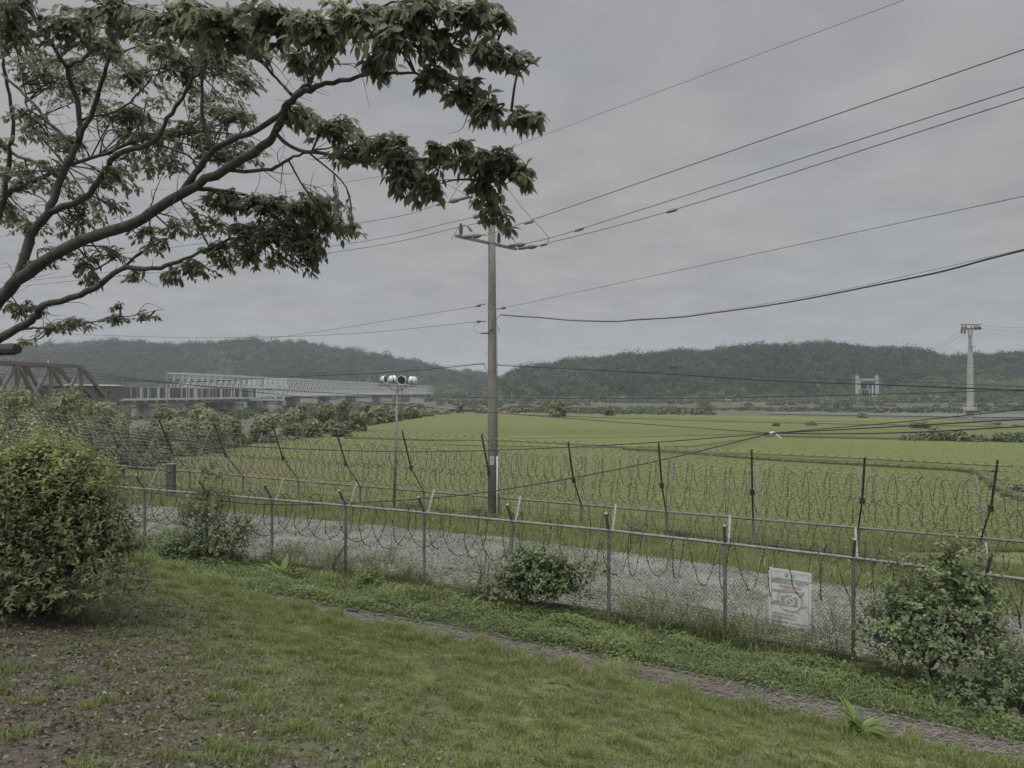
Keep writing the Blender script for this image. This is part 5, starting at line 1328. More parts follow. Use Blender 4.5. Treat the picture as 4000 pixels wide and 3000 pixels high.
# ------------------------------------------------------------------ the overhanging tree
tx, ty = -7.3, 7.6
tz = zxy(tx, ty)
tree = thing('tree', (tx, ty, tz), 'large overhanging tree whose drooping leafy branches fill the upper sky', 'tree')
LIMBS = [
    ([(-180, 1400, 7.3), (0, 1165, 7.0), (110, 1060, 6.9), (330, 935, 6.7), (520, 870, 6.5), (700, 760, 6.2), (870, 665, 6.0), (1000, 592, 5.7), (1072, 520, 5.5), (1130, 408, 5.2), (1210, 350, 5.05), (1300, 322, 4.9), (1480, 290, 4.6), (1620, 285, 4.4)], .085, .010),
    ([(1072, 520, 5.5), (1130, 570, 5.4), (1250, 600, 5.2), (1450, 630, 4.95), (1700, 622, 4.7), (1880, 640, 4.6), (1990, 690, 4.55)], .022, .005),
    ([(870, 668, 6.0), (1060, 662, 5.8), (1130, 620, 5.7), (1230, 588, 5.6), (1330, 560, 5.5)], .024, .006),
    ([(735, 735, 6.15), (870, 745, 6.2), (980, 768, 6.2), (1060, 790, 6.2), (1220, 805, 6.1)], .028, .006),
    ([(690, 765, 6.2), (775, 660, 6.15), (840, 580, 6.1), (1000, 508, 5.8), (1110, 430, 5.5), (1160, 368, 5.3), (1240, 275, 5.0), (1380, 130, 4.6), (1450, 30, 4.4)], .042, .010),
    ([(840, 580, 6.1), (797, 480, 6.1), (790, 300, 6.0), (825, 180, 5.8), (880, 50, 5.5)], .026, .010),
    ([(-180, 1400, 7.3), (0, 1180, 7.05), (85, 1050, 7.0), (122, 920, 7.0), (190, 830, 6.95), (235, 700, 6.95), (300, 560, 6.9), (312, 470, 6.9), (255, 260, 6.7), (140, 80, 6.4), (80, -60, 6.2)], .075, .016),
    ([(190, 830, 6.95), (330, 772, 6.8), (400, 690, 6.7), (460, 600, 6.6), (600, 555, 6.5), (670, 440, 6.4), (740, 330, 6.3), (830, 220, 6.1), (930, 140, 5.9)], .045, .010),
    ([(300, 560, 6.9), (362, 430, 6.8), (402, 320, 6.7), (435, 200, 6.5), (470, 90, 6.3), (480, -40, 6.1)], .034, .012),
    ([(255, 260, 6.7), (330, 225, 6.7), (380, 150, 6.7), (388, 40, 6.6)], .026, .010),
    ([(-170, 1420, 7.2), (0, 1322, 6.95), (120, 1250, 6.9), (170, 1195, 6.85), (345, 1138, 6.75), (470, 1055, 6.65), (620, 1046, 6.5), (750, 1000, 6.4), (930, 925, 6.3), (1090, 950, 6.2)], .062, .008),
    ([(390, 1105, 6.7), (500, 1030, 6.7), (585, 945, 6.7), (582, 850, 6.7), (610, 740, 6.7)], .022, .006),
    ([(520, 870, 6.5), (330, 960, 6.7), (380, 1050, 6.8)], .012, .004),
    ([(-150, 960, 7.9), (0, 780, 7.8), (120, 712, 7.7), (260, 650, 7.6), (420, 598, 7.5), (580, 540, 7.4), (760, 520, 7.2)], .050, .010),
    ([(-40, 545, 7.6), (60, 605, 7.4), (150, 640, 7.2), (228, 690, 7.0)], .018, .026),
    ([(-90, 1050, 7.6), (10, 800, 7.5), (32, 640, 7.4), (52, 480, 7.3), (22, 300, 7.1), (0, 140, 6.9)], .040, .014),
    ([(10, 290, 7.1), (110, 385, 7.0), (190, 480, 6.95), (285, 558, 6.9)], .016, .024),
    ([(1040, 195, 5.3), (1070, 290, 5.3), (1140, 372, 5.3)], .007, .016),
    ([(-60, 1335, 7.0), (100, 1283, 6.9), (170, 1280, 6.85), (300, 1268, 6.8), (470, 1240, 6.7), (640, 1208, 6.6)], .022, .003),
    ([(1620, 285, 4.4), (1750, 330, 4.35), (1900, 400, 4.25), (2060, 455, 4.2)], .010, .003),
    ([(1450, 30, 4.4), (1600, 60, 4.35), (1760, 180, 4.3), (1960, 215, 4.2)], .010, .003),
    ([(1450, 30, 4.4), (1650, -10, 4.3), (1880, 45, 4.2)], .010, .003),
    ([(1880, 640, 4.6), (1900, 740, 4.6), (1960, 860, 4.6)], .006, .002),
    ([(320, 470, 6.9), (480, 420, 7.1), (600, 300, 7.2), (700, 250, 7.3), (860, 190, 7.3)], .016, .005),
    ([(600, 555, 6.5), (720, 600, 6.6), (800, 640, 6.8), (900, 560, 7.0)], .014, .004),
    ([(260, 650, 7.6), (140, 500, 7.7), (90, 330, 7.7), (60, 120, 7.5)], .020, .006),
]
fork = P(-180, 1400, 7.3)
MB().tube(catmull([(tx, ty, tz - .2), (tx + .05, ty - .02, tz + .7), (tx + .45, ty - .12, tz + 1.7), P(-330, 1560, 7.4), fork], 6), [.23, .20, .18, .175, .17, .165, .16, .155, .15, .148, .146, .144, .142, .14, .138, .136, .134, .132, .13, .128, .126, .124, .12, .115, .11], 14).build('trunk', M['bark'], tree, smooth=True)
LP = []
rt = random.Random(12)
def wob(pts, a=.02):
    return [p + Vector((rt.gauss(0, a), rt.gauss(0, a), rt.gauss(0, a))) for p in pts]
for pts, r0, r1 in LIMBS:
    c = catmull([P(*p) for p in pts], 5)
    c = [c[0]] + [p + Vector((rt.gauss(0, .004), rt.gauss(0, .012), rt.gauss(0, .004))) for p in c[1:-1]] + [c[-1]]
    n = len(c); rs = [(r0 * (1 - i / (n - 1)) + r1 * i / (n - 1)) * rt.uniform(.68, .8) for i in range(n)]
    MB().tube(c, rs, 9).build('limb', M['bark'], tree, smooth=True)
    LP += list(zip(c, rs))
MB().tube([P(-90, 1378, 7.1), P(0, 1366, 6.95), P(45, 1364, 6.9), P(68, 1362, 6.88)], [.06, .055, .06, .052], 10).build('cut_stub', M['bark'], tree)
LPa = np.array([p for p, _ in LP])
PADS = [  # u, row, depth, half width, half height, leaves, leaf length
    (1400, 60, 4.35, 200, 110, 330, .105), (1560, 150, 4.2, 170, 120, 270, .105), (1660, 40, 4.2, 150, 80, 220, .11), (1840, 40, 4.2, 130, 70, 190, .10), (1950, 60, 4.15, 60, 60, 60, .10),
    (1930, 200, 4.15, 110, 60, 120, .10), (2040, 215, 4.1, 55, 50, 60, .095), (1740, 170, 4.3, 110, 90, 170, .10), (1700, 290, 4.35, 100, 55, 130, .10), (1820, 350, 4.3, 90, 65, 150, .10), (1910, 420, 4.25, 80, 60, 110, .10),
    (2030, 450, 4.2, 90, 45, 110, .095), (2110, 460, 4.15, 45, 35, 36, .09), (1880, 460, 4.25, 40, 50, 30, .09), (1480, 240, 4.5, 90, 60, 110, .10),
    (1180, 450, 5.4, 100, 60, 150, .095), (1320, 500, 5.2, 140, 75, 260, .095), (1480, 560, 5.0, 130, 70, 250, .095), (1390, 600, 5.1, 120, 60, 130, .095), (1580, 620, 4.9, 100, 80, 200, .095), (1640, 720, 4.8, 90, 75, 150, .10), (1540, 690, 4.85, 50, 60, 60, .10), (1720, 600, 4.7, 80, 60, 110, .10),
    (1700, 730, 4.7, 60, 60, 60, .10), (1850, 620, 4.6, 120, 60, 170, .10), (1960, 620, 4.55, 100, 70, 150, .10), (2050, 680, 4.5, 60, 60, 70, .10), (1900, 720, 4.6, 75, 80, 130, .10), (1930, 820, 4.55, 50, 55, 52, .10), (1975, 860, 4.5, 35, 30, 16, .095), (1820, 560, 4.65, 60, 30, 40, .1),
    (900, 790, 6.3, 150, 65, 230, .085), (1060, 800, 6.2, 160, 70, 320, .085), (1200, 830, 6.1, 130, 85, 320, .085), (1290, 880, 6.0, 80, 70, 150, .085), (1370, 905, 5.9, 60, 40, 70, .085), (1260, 780, 6.0, 90, 40, 100, .085), (1240, 960, 6.0, 60, 60, 90, .085), (800, 870, 6.4, 110, 50, 110, .08), (1000, 940, 6.2, 130, 50, 150, .08), (1120, 900, 6.2, 180, 70, 330, .085), (1190, 970, 6.1, 120, 70, 240, .085), (1210, 1040, 6.1, 50, 40, 60, .08),
    (960, 900, 6.3, 140, 60, 170, .085), (980, 1000, 6.3, 70, 60, 110, .085), (860, 960, 6.4, 110, 55, 120, .08), (1100, 1020, 6.2, 120, 30, 70, .08), (760, 1050, 6.45, 110, 40, 110, .08), (660, 1080, 6.5, 80, 30, 60, .08), (870, 1030, 6.4, 60, 45, 60, .08),
    (560, 900, 6.7, 90, 60, 80, .08), (690, 880, 6.6, 90, 60, 80, .08), (620, 970, 6.6, 70, 50, 55, .08), (300, 890, 7.0, 110, 50, 90, .08), (330, 820, 7.0, 70, 60, 70, .08), (130, 900, 7.1, 110, 60, 70, .08), (430, 990, 6.9, 110, 60, 90, .08), (330, 1040, 6.9, 80, 45, 70, .08), (170, 1010, 7.0, 90, 50, 50, .08), (530, 1080, 6.7, 60, 30, 40, .08), (370, 1100, 6.8, 55, 35, 45, .08), (250, 980, 7.0, 70, 40, 45, .08),
    (300, 1262, 6.8, 110, 42, 110, .08), (200, 1270, 6.85, 60, 40, 50, .08), (430, 1245, 6.7, 80, 26, 50, .075), (560, 1225, 6.65, 80, 16, 34, .075), (470, 1200, 6.7, 40, 22, 18, .075), (100, 1190, 7.0, 90, 35, 60, .08), (60, 1215, 7.0, 60, 40, 40, .08), (95, 1330, 6.6, 55, 12, 14, .08),
    (700, 270, 7.3, 120, 80, 190, .085), (860, 240, 7.3, 150, 80, 280, .085), (960, 320, 7.1, 90, 80, 180, .085), (860, 430, 7.0, 140, 60, 180, .085), (960, 450, 7.0, 70, 40, 60, .085), (1000, 180, 6.5, 90, 70, 110, .09), (520, 300, 7.6, 110, 110, 150, .085), (440, 430, 7.6, 140, 80, 160, .085), (590, 540, 7.5, 120, 80, 140, .085), (350, 330, 7.7, 140, 110, 140, .085), (680, 640, 7.2, 120, 60, 110, .085), (560, 660, 7.3, 100, 60, 90, .085), (180, 300, 7.8, 140, 110, 150, .085), (120, 480, 7.8, 110, 110, 100, .085), (60, 650, 7.8, 80, 100, 70, .085), (40, 820, 7.6, 70, 80, 55, .085), (480, 720, 7.3, 130, 60, 90, .085), (700, 500, 7.2, 80, 50, 60, .085), (880, 600, 6.9, 90, 40, 60, .085), (450, 810, 7, 100, 50, 50, .08), (270, 560, 7.6, 90, 60, 60, .085),
    (50, 140, 6.0, 120, 140, 210, .10), (60, 20, 5.8, 120, 80, 120, .10), (230, 100, 6.0, 150, 120, 230, .10), (440, 60, 5.5, 170, 110, 330, .105), (380, 190, 6.2, 110, 80, 110, .10), (640, 70, 5.0, 170, 110, 340, .105), (840, 60, 4.8, 180, 110, 380, .11), (1040, 70, 4.6, 170, 110, 330, .11), (900, 150, 5.0, 130, 70, 150, .105), (1200, 110, 4.5, 140, 100, 240, .11), (1150, 230, 4.9, 80, 70, 110, .10), (620, 190, 6.0, 100, 60, 90, .095), (1250, 230, 4.8, 60, 60, 60, .1), (750, 160, 5.4, 100, 60, 100, .1),
]
rq = random.Random(77)
for k in range(75):
    u_, y_ = rq.uniform(-20, 1050), rq.uniform(120, 860)
    if y_ > 640 and u_ > 450: continue
    PADS.append((u_, y_, rq.uniform(6.6, 8.3), rq.uniform(60, 130), rq.uniform(22, 48), rq.randint(35, 60), .08))
rp = np.random.default_rng(21)
tw_ = MB(); LPn, LA, LN, LL, LT = [], [], [], [], []
for (u, y, d, hw, hh_, cnt, L_) in PADS:
    cnt = int(cnt * (2.7 if d > 5.6 else 1.6)); hw *= .95; hh_ *= (.68 if d > 5.6 else .82)
    c = np.array(P(u, y, d)); rx, rz = hw / F * d, hh_ / F * d; ry = .62 * max(rx, rz) + .05
    ntw = max(3, int(cnt / 11)); per = cnt / ntw
    near = np.argsort(np.linalg.norm(LPa - c, axis=1)); a0 = LPa[near[rp.integers(0, 3)]]
    pt_ = rp.normal(0, .10)
    gap = np.linalg.norm(c - a0); nb_ = 1 if gap < .15 else 2
    stemsP = []
    for k in range(nb_ + (hw > 100)):
        e0 = c + unit(rp.normal(size=3)) * np.array([rx, ry, rz]) * .55
        m0 = a0 * .5 + e0 * .5 + np.array([0, 0, .06 * gap]) + rp.normal(0, .03 + .04 * gap, 3)
        pth = catmull([a0, m0, e0], 5); stemsP.append(np.array(pth)); tw_.tube(pth, [.009 - .0055 * i / (len(pth) - 1) for i in range(len(pth))], 5, caps=False)
        a0 = LPa[near[rp.integers(0, 8)]]
    for k in range(ntw):
        sp_ = stemsP[rp.integers(len(stemsP))]; a = sp_[rp.integers(len(sp_) // 3, len(sp_))]
        v = unit(rp.normal(size=3)) * rp.random() ** .45
        e_ = c + v * np.array([rx, ry, rz])
        m0 = a * .5 + e_ * .5 + np.array([0, 0, .08 * np.linalg.norm(e_ - a)]) + rp.normal(0, .02, 3)
        path = catmull([a, m0, e_ + np.array([0, 0, -.03])], 4)
        tw_.tube(path, [.0038 - .0026 * i / (len(path) - 1) for i in range(len(path))], 3, caps=False)
        pa = np.array(path); nl = max(3, int(per * rp.uniform(.7, 1.3)))
        for j in range(nl):
            f = (1 - rp.random() ** 1.3 * .8) * (len(pa) - 1.001); i0 = int(f); q = pa[i0] * (1 - (f - i0)) + pa[i0 + 1] * (f - i0)
            dr = pa[i0 + 1] - pa[i0]; dr /= np.linalg.norm(dr) + 1e-6
            sdv = np.cross(dr, [0, 0, 1]); sdv /= np.linalg.norm(sdv) + 1e-6
            sg = 1 if j % 2 else -1
            dz = rp.uniform(-.15, .5) if d > 5.6 else rp.uniform(0, .7)
            A_ = dr * rp.uniform(.4, 1.0) + sdv * sg * rp.uniform(.35, .9) + np.array([0, 0, -dz]) + rp.normal(0, .14, 3)
            N_ = np.array([0, 0, 1]) + rp.normal(0, .35, 3) + sdv * sg * .25
            LPn.append(q + A_ / np.linalg.norm(A_) * .006); LA.append(A_); LN.append(N_); LL.append(L_ * (.68 if d > 5.6 else .76) * rp.uniform(.6, 1.2)); LT.append(np.clip(.38 + pt_ + rp.normal(0, .13) + (.6 if rp.random() < .006 else 0), 0, 1))
for k in range(260):
    a = LPa[rp.integers(len(LPa))]; v = unit(rp.normal(size=3) + [.4, 0, .2]) * rp.uniform(.12, .42)
    path = catmull([a, a + v * .5 + rp.normal(0, .04, 3), a + v], 4); tw_.tube(path, [.004 - .0032 * i / (len(path) - 1) for i in range(len(path))], 4, caps=False)
tw_.build('twigs', M['twig'], tree)
LL = np.array(LL)
leaves('crown', LPn, LA, LN, LL, LL * rp.uniform(.40, .54, len(LL)), LT, M['tree_leaf'], tree, fine=True, curl=.22)

# ------------------------------------------------------------------ shrubs made of leafy shoots
def shrub(name, base, lobes, shoots, per, L, wr, m, label, seed, cat='shrub', shoot_len=.25, up=.5, young=.35, fill=.4, tint0=.35, tvar=.12, droop=.0, stems=9, fine=True, stem_r=.012, group=None):
    rg_ = np.random.default_rng(seed)
    base = Vector(base); t_ = thing(name, base, label, cat, group)
    lb = np.array(lobes, float); vol = (lb[:, 3] * lb[:, 4] * lb[:, 5]) ** .67; pr = vol / vol.sum()
    b = MB(); Pn, A, N, LL_, T = [], [], [], [], []
    top = max(l[2] + l[5] for l in lobes)
    bz_ = np.array(base)
    for k in range(stems):
        l = lb[rg_.integers(len(lb))]; e_ = base + Vector(l[:3]) + Vector(rg_.normal(0, .35, 3) * l[3:6])
        s0 = base + Vector((rg_.normal(0, .10), rg_.normal(0, .10), -.05)); md = s0.lerp(e_, .5) + Vector((0, 0, .1)) + Vector(rg_.normal(0, .05, 3))
        b.tube(catmull([s0, md, e_], 5), [stem_r * (1 - .07 * i) for i in range(11)], 5)
    n_f = int(shoots * fill)
    for k in range(shoots + n_f):
        l = lb[rg_.choice(len(lb), p=pr)]
        v = unit(rg_.normal(size=3)); 
        if v[2] < -.5: v[2] *= -.6
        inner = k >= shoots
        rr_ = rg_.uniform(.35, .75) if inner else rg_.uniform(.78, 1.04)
        o = bz_ + l[:3] + v * l[3:6] * rr_
        if o[2] < bz_[2] - .1: continue
        dr = unit(v * rg_.uniform(.5, 1) + np.array([0, 0, up]) + rg_.normal(0, .35, 3))
        sl = shoot_len * rg_.uniform(.5, 1.4) * (rg_.uniform(1.5, 2.6) if (k % 8 == 0 and not inner) else 1); e_ = o + dr * sl + np.array([0, 0, -droop * sl])
        if not inner and k % 4 == 0: b.tube([Vector(o - dr * .05), Vector(o + dr * sl * .5), Vector(e_)], [.003, .0025, .001], 3, caps=False)
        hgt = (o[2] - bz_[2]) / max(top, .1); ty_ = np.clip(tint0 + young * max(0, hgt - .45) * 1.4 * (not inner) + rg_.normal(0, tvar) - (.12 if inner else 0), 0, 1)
        sd_ = np.cross(dr, unit(rg_.normal(size=3))); sd_ /= np.linalg.norm(sd_) + 1e-6; s2 = np.cross(dr, sd_)
        for j in range(per):
            f = (j + .5) / per; q = o + (e_ - o) * f; ang = j * 2.4; rad = sd_ * math.cos(ang) + s2 * math.sin(ang)
            A_ = dr * .55 + rad * .8 + rg_.normal(0, .18, 3) + np.array([0, 0, -.15])
            Pn.append(q); A.append(A_); N.append(dr * .6 - rad * .3 + np.array([0, 0, .6]) + rg_.normal(0, .2, 3)); LL_.append(L * rg_.uniform(.6, 1.2) * (1 - .35 * f)); T.append(np.clip(ty_ + .12 * f + rg_.normal(0, .07), 0, 1))
    b.build('stems', M['twig'], t_); LL_ = np.array(LL_)
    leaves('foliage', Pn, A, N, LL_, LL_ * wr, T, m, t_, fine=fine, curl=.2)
    return t_
def onfence(u, n): 
    s = (u - 2000) / F; d = n / (ST * s + CT); x = s * d; return Vector((x, d, zxy(x, d)))
xb, yb_ = -5.42, 8.5
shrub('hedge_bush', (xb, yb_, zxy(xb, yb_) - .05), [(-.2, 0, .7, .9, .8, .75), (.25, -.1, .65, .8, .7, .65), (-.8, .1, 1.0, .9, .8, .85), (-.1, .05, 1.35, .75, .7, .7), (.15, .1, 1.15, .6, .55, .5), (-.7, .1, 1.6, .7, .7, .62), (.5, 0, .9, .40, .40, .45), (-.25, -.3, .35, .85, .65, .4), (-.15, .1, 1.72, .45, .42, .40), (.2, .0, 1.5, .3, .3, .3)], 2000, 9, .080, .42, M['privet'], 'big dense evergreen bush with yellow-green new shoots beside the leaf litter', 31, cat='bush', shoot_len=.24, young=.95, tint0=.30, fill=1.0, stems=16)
b0 = onfence(815, 13.25)
shrub('vine_covered_shrub', b0, [(0, 0, .3, .8, .35, .36), (.1, 0, .75, .4, .3, .5), (0, 0, 1.35, .34, .28, .5), (.05, 0, 1.95, .2, .2, .38), (-.55, -.1, .3, .5, .3, .35), (.6, .05, .5, .45, .3, .3), (-.45, 0, .95, .25, .2, .3), (.8, .1, .75, .25, .2, .25)], 560, 7, .085, .6, M['maple'], 'ragged shrub climbing over the chain link post beside the big evergreen bush', 32, shoot_len=.3, young=.25, tint0=.42, fill=.5, droop=.2)
b0 = onfence(640, 13.1)
shrub('bright_shrub', b0, [(0, 0, .3, .38, .3, .32), (.3, 0, .18, .3, .25, .2)], 90, 7, .075, .55, M['bright'], 'small yellow-green shrub at the foot of the first visible fence post', 33, shoot_len=.2)
b0 = onfence(2080, 13.15)
shrub('mulberry_bush', b0, [(0, 0, .45, .62, .45, .45), (-.25, 0, .75, .42, .36, .38), (.25, 0, .8, .42, .38, .35), (.45, .05, .45, .42, .35, .4), (-.5, 0, .3, .4, .3, .32), (.95, .1, .70, .45, .22, .16), (.7, 0, .35, .35, .3, .3), (.0, 0, .98, .32, .3, .22)], 430, 7, .10, .64, M['maple'], 'broad-leaved bush with a branch reaching sideways through the fence near the concrete pole', 34, cat='bush', shoot_len=.28, young=.3, tint0=.36, fill=.7, droop=.2)
b0 = onfence(1868, 13.2)
shrub('twiggy_shrub', b0, [(0, 0, .45, .28, .2, .45), (.08, 0, .85, .18, .16, .35), (-.25, 0, .35, .22, .2, .3)], 120, 8, .04, .3, M['weed'], 'thin twiggy shrub with tiny leaves just beside the broad-leaved bush', 35, shoot_len=.35, up=1.0, tint0=.3, fill=.2)
b0 = onfence(3640, 13.05); b0.z += .22
shrub('lobed_leaf_bush', b0, [(0, 0, .55, .72, .55, .56), (-.35, 0, .9, .48, .42, .45), (.4, 0, 1.0, .55, .5, .55), (.15, 0, 1.45, .42, .38, .38), (-.7, 0, .6, .45, .4, .45), (.6, -.1, .45, .5, .45, .42), (.0, -.25, .3, .9, .4, .35), (.55, 0, 1.75, .25, .22, .3), (-.6, 0, 1.45, .16, .16, .38), (.2, 0, 1.85, .2, .2, .25), (.75, 0, 1.2, .25, .25, .35)], 620, 7, .10, .72, M['maple'], 'large green bush with lobed leaves smothering the fence beyond the warning sign', 36, cat='bush', shoot_len=.36, young=.3, tint0=.45, fill=.45, droop=.25)
b0 = onfence(3950, 12.3)
shrub('dark_undergrowth_bush', b0, [(0, 0, .3, .9, .5, .35), (-.5, -.2, .2, .7, .4, .25), (.5, 0, .45, .6, .5, .45)], 360, 7, .08, .65, M['maple'], 'low dark leafy bush spreading below the large lobed-leaf bush', 37, cat='bush', shoot_len=.25, young=.0, tint0=.2, fill=.5)
b0 = onfence(3990, 13.9)
shrub('sapling', b0, [(0, .1, .6, .3, .3, .5), (-.1, .1, 1.0, .22, .22, .3)], 90, 7, .07, .5, M['weed'], 'thin sapling behind the mesh beside the large lobed-leaf bush', 38, shoot_len=.3, tint0=.5)
for k, (u, n, h, lab) in enumerate(((1480, 13.2, .75, 'airy reddish weed clump between two fence posts under the sagging cables'), (1275, 13.25, .5, 'low scrubby weed at the foot of the propped fence post'), (2640, 13.3, .5, 'thin seedling weeds at the mesh halfway to the warning sign'), (2960, 13.3, .45, 'weeds growing up the mesh just before the warning sign'), (3250, 13.4, .8, 'slender creeper growing up the mesh beside the warning sign'), (1130, 13.3, .55, 'grey-green weed tangle between the vine shrub and the broad-leaf plant'), (2500, 13.45, .4, 'dry weeds along the black edging under the mesh'))):
    b0 = onfence(u, n)
    shrub('fence_weed', b0, [(0, 0, h * .45, .38, .2, h * .45), (.2, 0, h * .6, .25, .15, h * .35), (-.25, 0, h * .3, .25, .15, h * .3)], 210, 8, .042, .42, M['weed'], lab, 50 + k, cat='weed', shoot_len=.28, up=1.1, tint0=.42, tvar=.16, fill=.2, stem_r=.004, group='weeds along the chain link fence')
b0 = onfence(3140, 13.5); b0 = P(3120, 2356, 12.6)
tw = shrub('hanging_sprig', b0, [(.0, 0, 0, .12, .04, .05), (.1, 0, -.04, .10, .04, .04)], 16, 6, .05, .5, M['maple'], 'leafy sprig lying across the face of the warning sign', 61, cat='sprig', shoot_len=.14, up=0, stems=2, stem_r=.003, fill=0)
# plants on the bank and lawn
def rosette(name, pos, n, L, w, m, label, seed, el=(.4, 1.3), cat='plant', curl=.35):
    rg_ = np.random.default_rng(seed); t_ = thing(name, pos, label, cat)
    Pn, A, N = [], [], []
    for k in range(n):
        a = k * 2.4 + rg_.normal(0, .3); e_ = rg_.uniform(*el); d = np.array([math.cos(a) * math.cos(e_), math.sin(a) * math.cos(e_), math.sin(e_)])
        Pn.append(np.array(pos) + rg_.normal(0, .02, 3) * [1, 1, 0]); A.append(d); N.append(np.array([-d[0], -d[1], .9]))
    LL_ = L * rg_.uniform(.6, 1.15, n)
    leaves('leaf_cluster', Pn, A, N, LL_, LL_ * w, np.clip(rg_.normal(.5, .2, n), 0, 1), m, t_, fine=True, curl=curl)
    b = MB(); b.tube([Vector(pos) - UP * .03, Vector(pos) + UP * L * .35], [.012, .008], 6); b.build('stem', M['bright'] , t_)
    return t_
rosette('broad_leaf_plant', onfence(1100, 12.6), 9, .48, .30, M['bright'], 'pale upright broad-leaved plant on the bank above the path end', 71, (.7, 1.4))
rosette('broad_leaf_plant', onfence(1832, 12.3), 6, .36, .30, M['bright'], 'solitary pale plant with a big leaf beside the bush by the concrete pole', 72, (.5, 1.2))
rosette('dock_plant', onfence(3360, 9.3), 26, .42, .17, M['bright'], 'large spiky tuft of broad grass leaves at the path edge', 73, (.3, 1.35))
rosette('dock_plant', onfence(3700, 9.4), 12, .26, .2, M['cover'], 'low dull green weed rosette at the far corner of the lawn', 74, (.15, .8))
b0 = onfence(1450, 12.75)
shrub('bright_shrub', b0, [(0, 0, .16, .3, .25, .16)], 60, 6, .075, .5, M['bright'], 'low bright yellow-green shrublet on the bank below the reddish weeds', 75, shoot_len=.18)
for k, (u, n, lab) in enumerate(((1520, 11.8, 'arching pale grass tuft on the bank near the propped post'), (1280, 12.4, 'grass tuft beside the foot of the propped fence post'), (2420, 10.0, 'grass tuft spilling over the near edge of the path'))):
    c = onfence(u, n); rg_ = np.random.default_rng(80 + k); nbl = 260
    p = np.array(c) + np.concatenate([rg_.normal(0, .14, (nbl, 2)), np.zeros((nbl, 1))], 1)
    V, q, t3, tt = blades(p, rg_.uniform(.15, .42, nbl), rg_.uniform(.007, .014, nbl), rg_.uniform(.5, 1.1, nbl), np.clip(rg_.normal(.75, .12, nbl), 0, 1), rg_)
    tag(link_mesh('grass_tuft', np_mesh('grass_tuft', V, q, t3, tt), M['grass'], loc=c), lab, 'grass tuft')

# ------------------------------------------------------------------ trees and bushes beyond the fences
def bgtree(name, u, ytop, wpx, d, label, m='willow', seed=0, z0=0.0, tint0=.5, nl=900, lobes=11, cat='tree', group='trees and bushes beyond the fences', tall=1.0, cs=.0034):
    rg_ = np.random.default_rng(100 + seed); x = (u - 2000) / F * d; w_ = wpx / F * d; top = (HOR - ytop) / F * d + EZ; h = top - z0
    t_ = thing(name, (x, d, z0), label, cat, group)
    C, R, H = [], [], []
    for k in range(lobes):
        f = rg_.random() ** .8; a = rg_.uniform(0, 6.28); sp_ = (1 - .55 * f) * w_ * .36 * rg_.uniform(.4, 1)
        r = w_ * rg_.uniform(.14, .24); hh = r * rg_.uniform(.7, 1.2) * tall
        z = z0 + h * (.05 + .80 * f); z = min(z, top - hh * .95)
        C.append((x + math.cos(a) * sp_, d + math.sin(a) * sp_, z)); R.append(r); H.append(hh)
    C += [(x + rg_.normal(0, w_ * .08), d, top - w_ * .16)]; R += [w_ * .17]; H += [w_ * .16]
    C = np.array(C); n = len(C)
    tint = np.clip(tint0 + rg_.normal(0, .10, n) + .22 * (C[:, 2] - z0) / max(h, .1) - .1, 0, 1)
    V, q, tt = crowns(C, np.array(R), np.array(H), max(40, nl // n), cs * d, tint, rg_, .13, .5, True)
    b = MB(); b.tube([Vector((x, d, z0 - .3)), Vector((x + .05, d, z0 + h * .3)), Vector((x, d, z0 + h * .62))], [h * .03 + .02, h * .022 + .02, .02], 7)
    for k in range(min(5, n)): b.tube([Vector((x, d, z0 + h * .25)), Vector(C[k])], [h * .012 + .01, .01], 5)
    b.build('trunk', M['bark'], t_)
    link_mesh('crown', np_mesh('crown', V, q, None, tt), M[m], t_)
    return t_
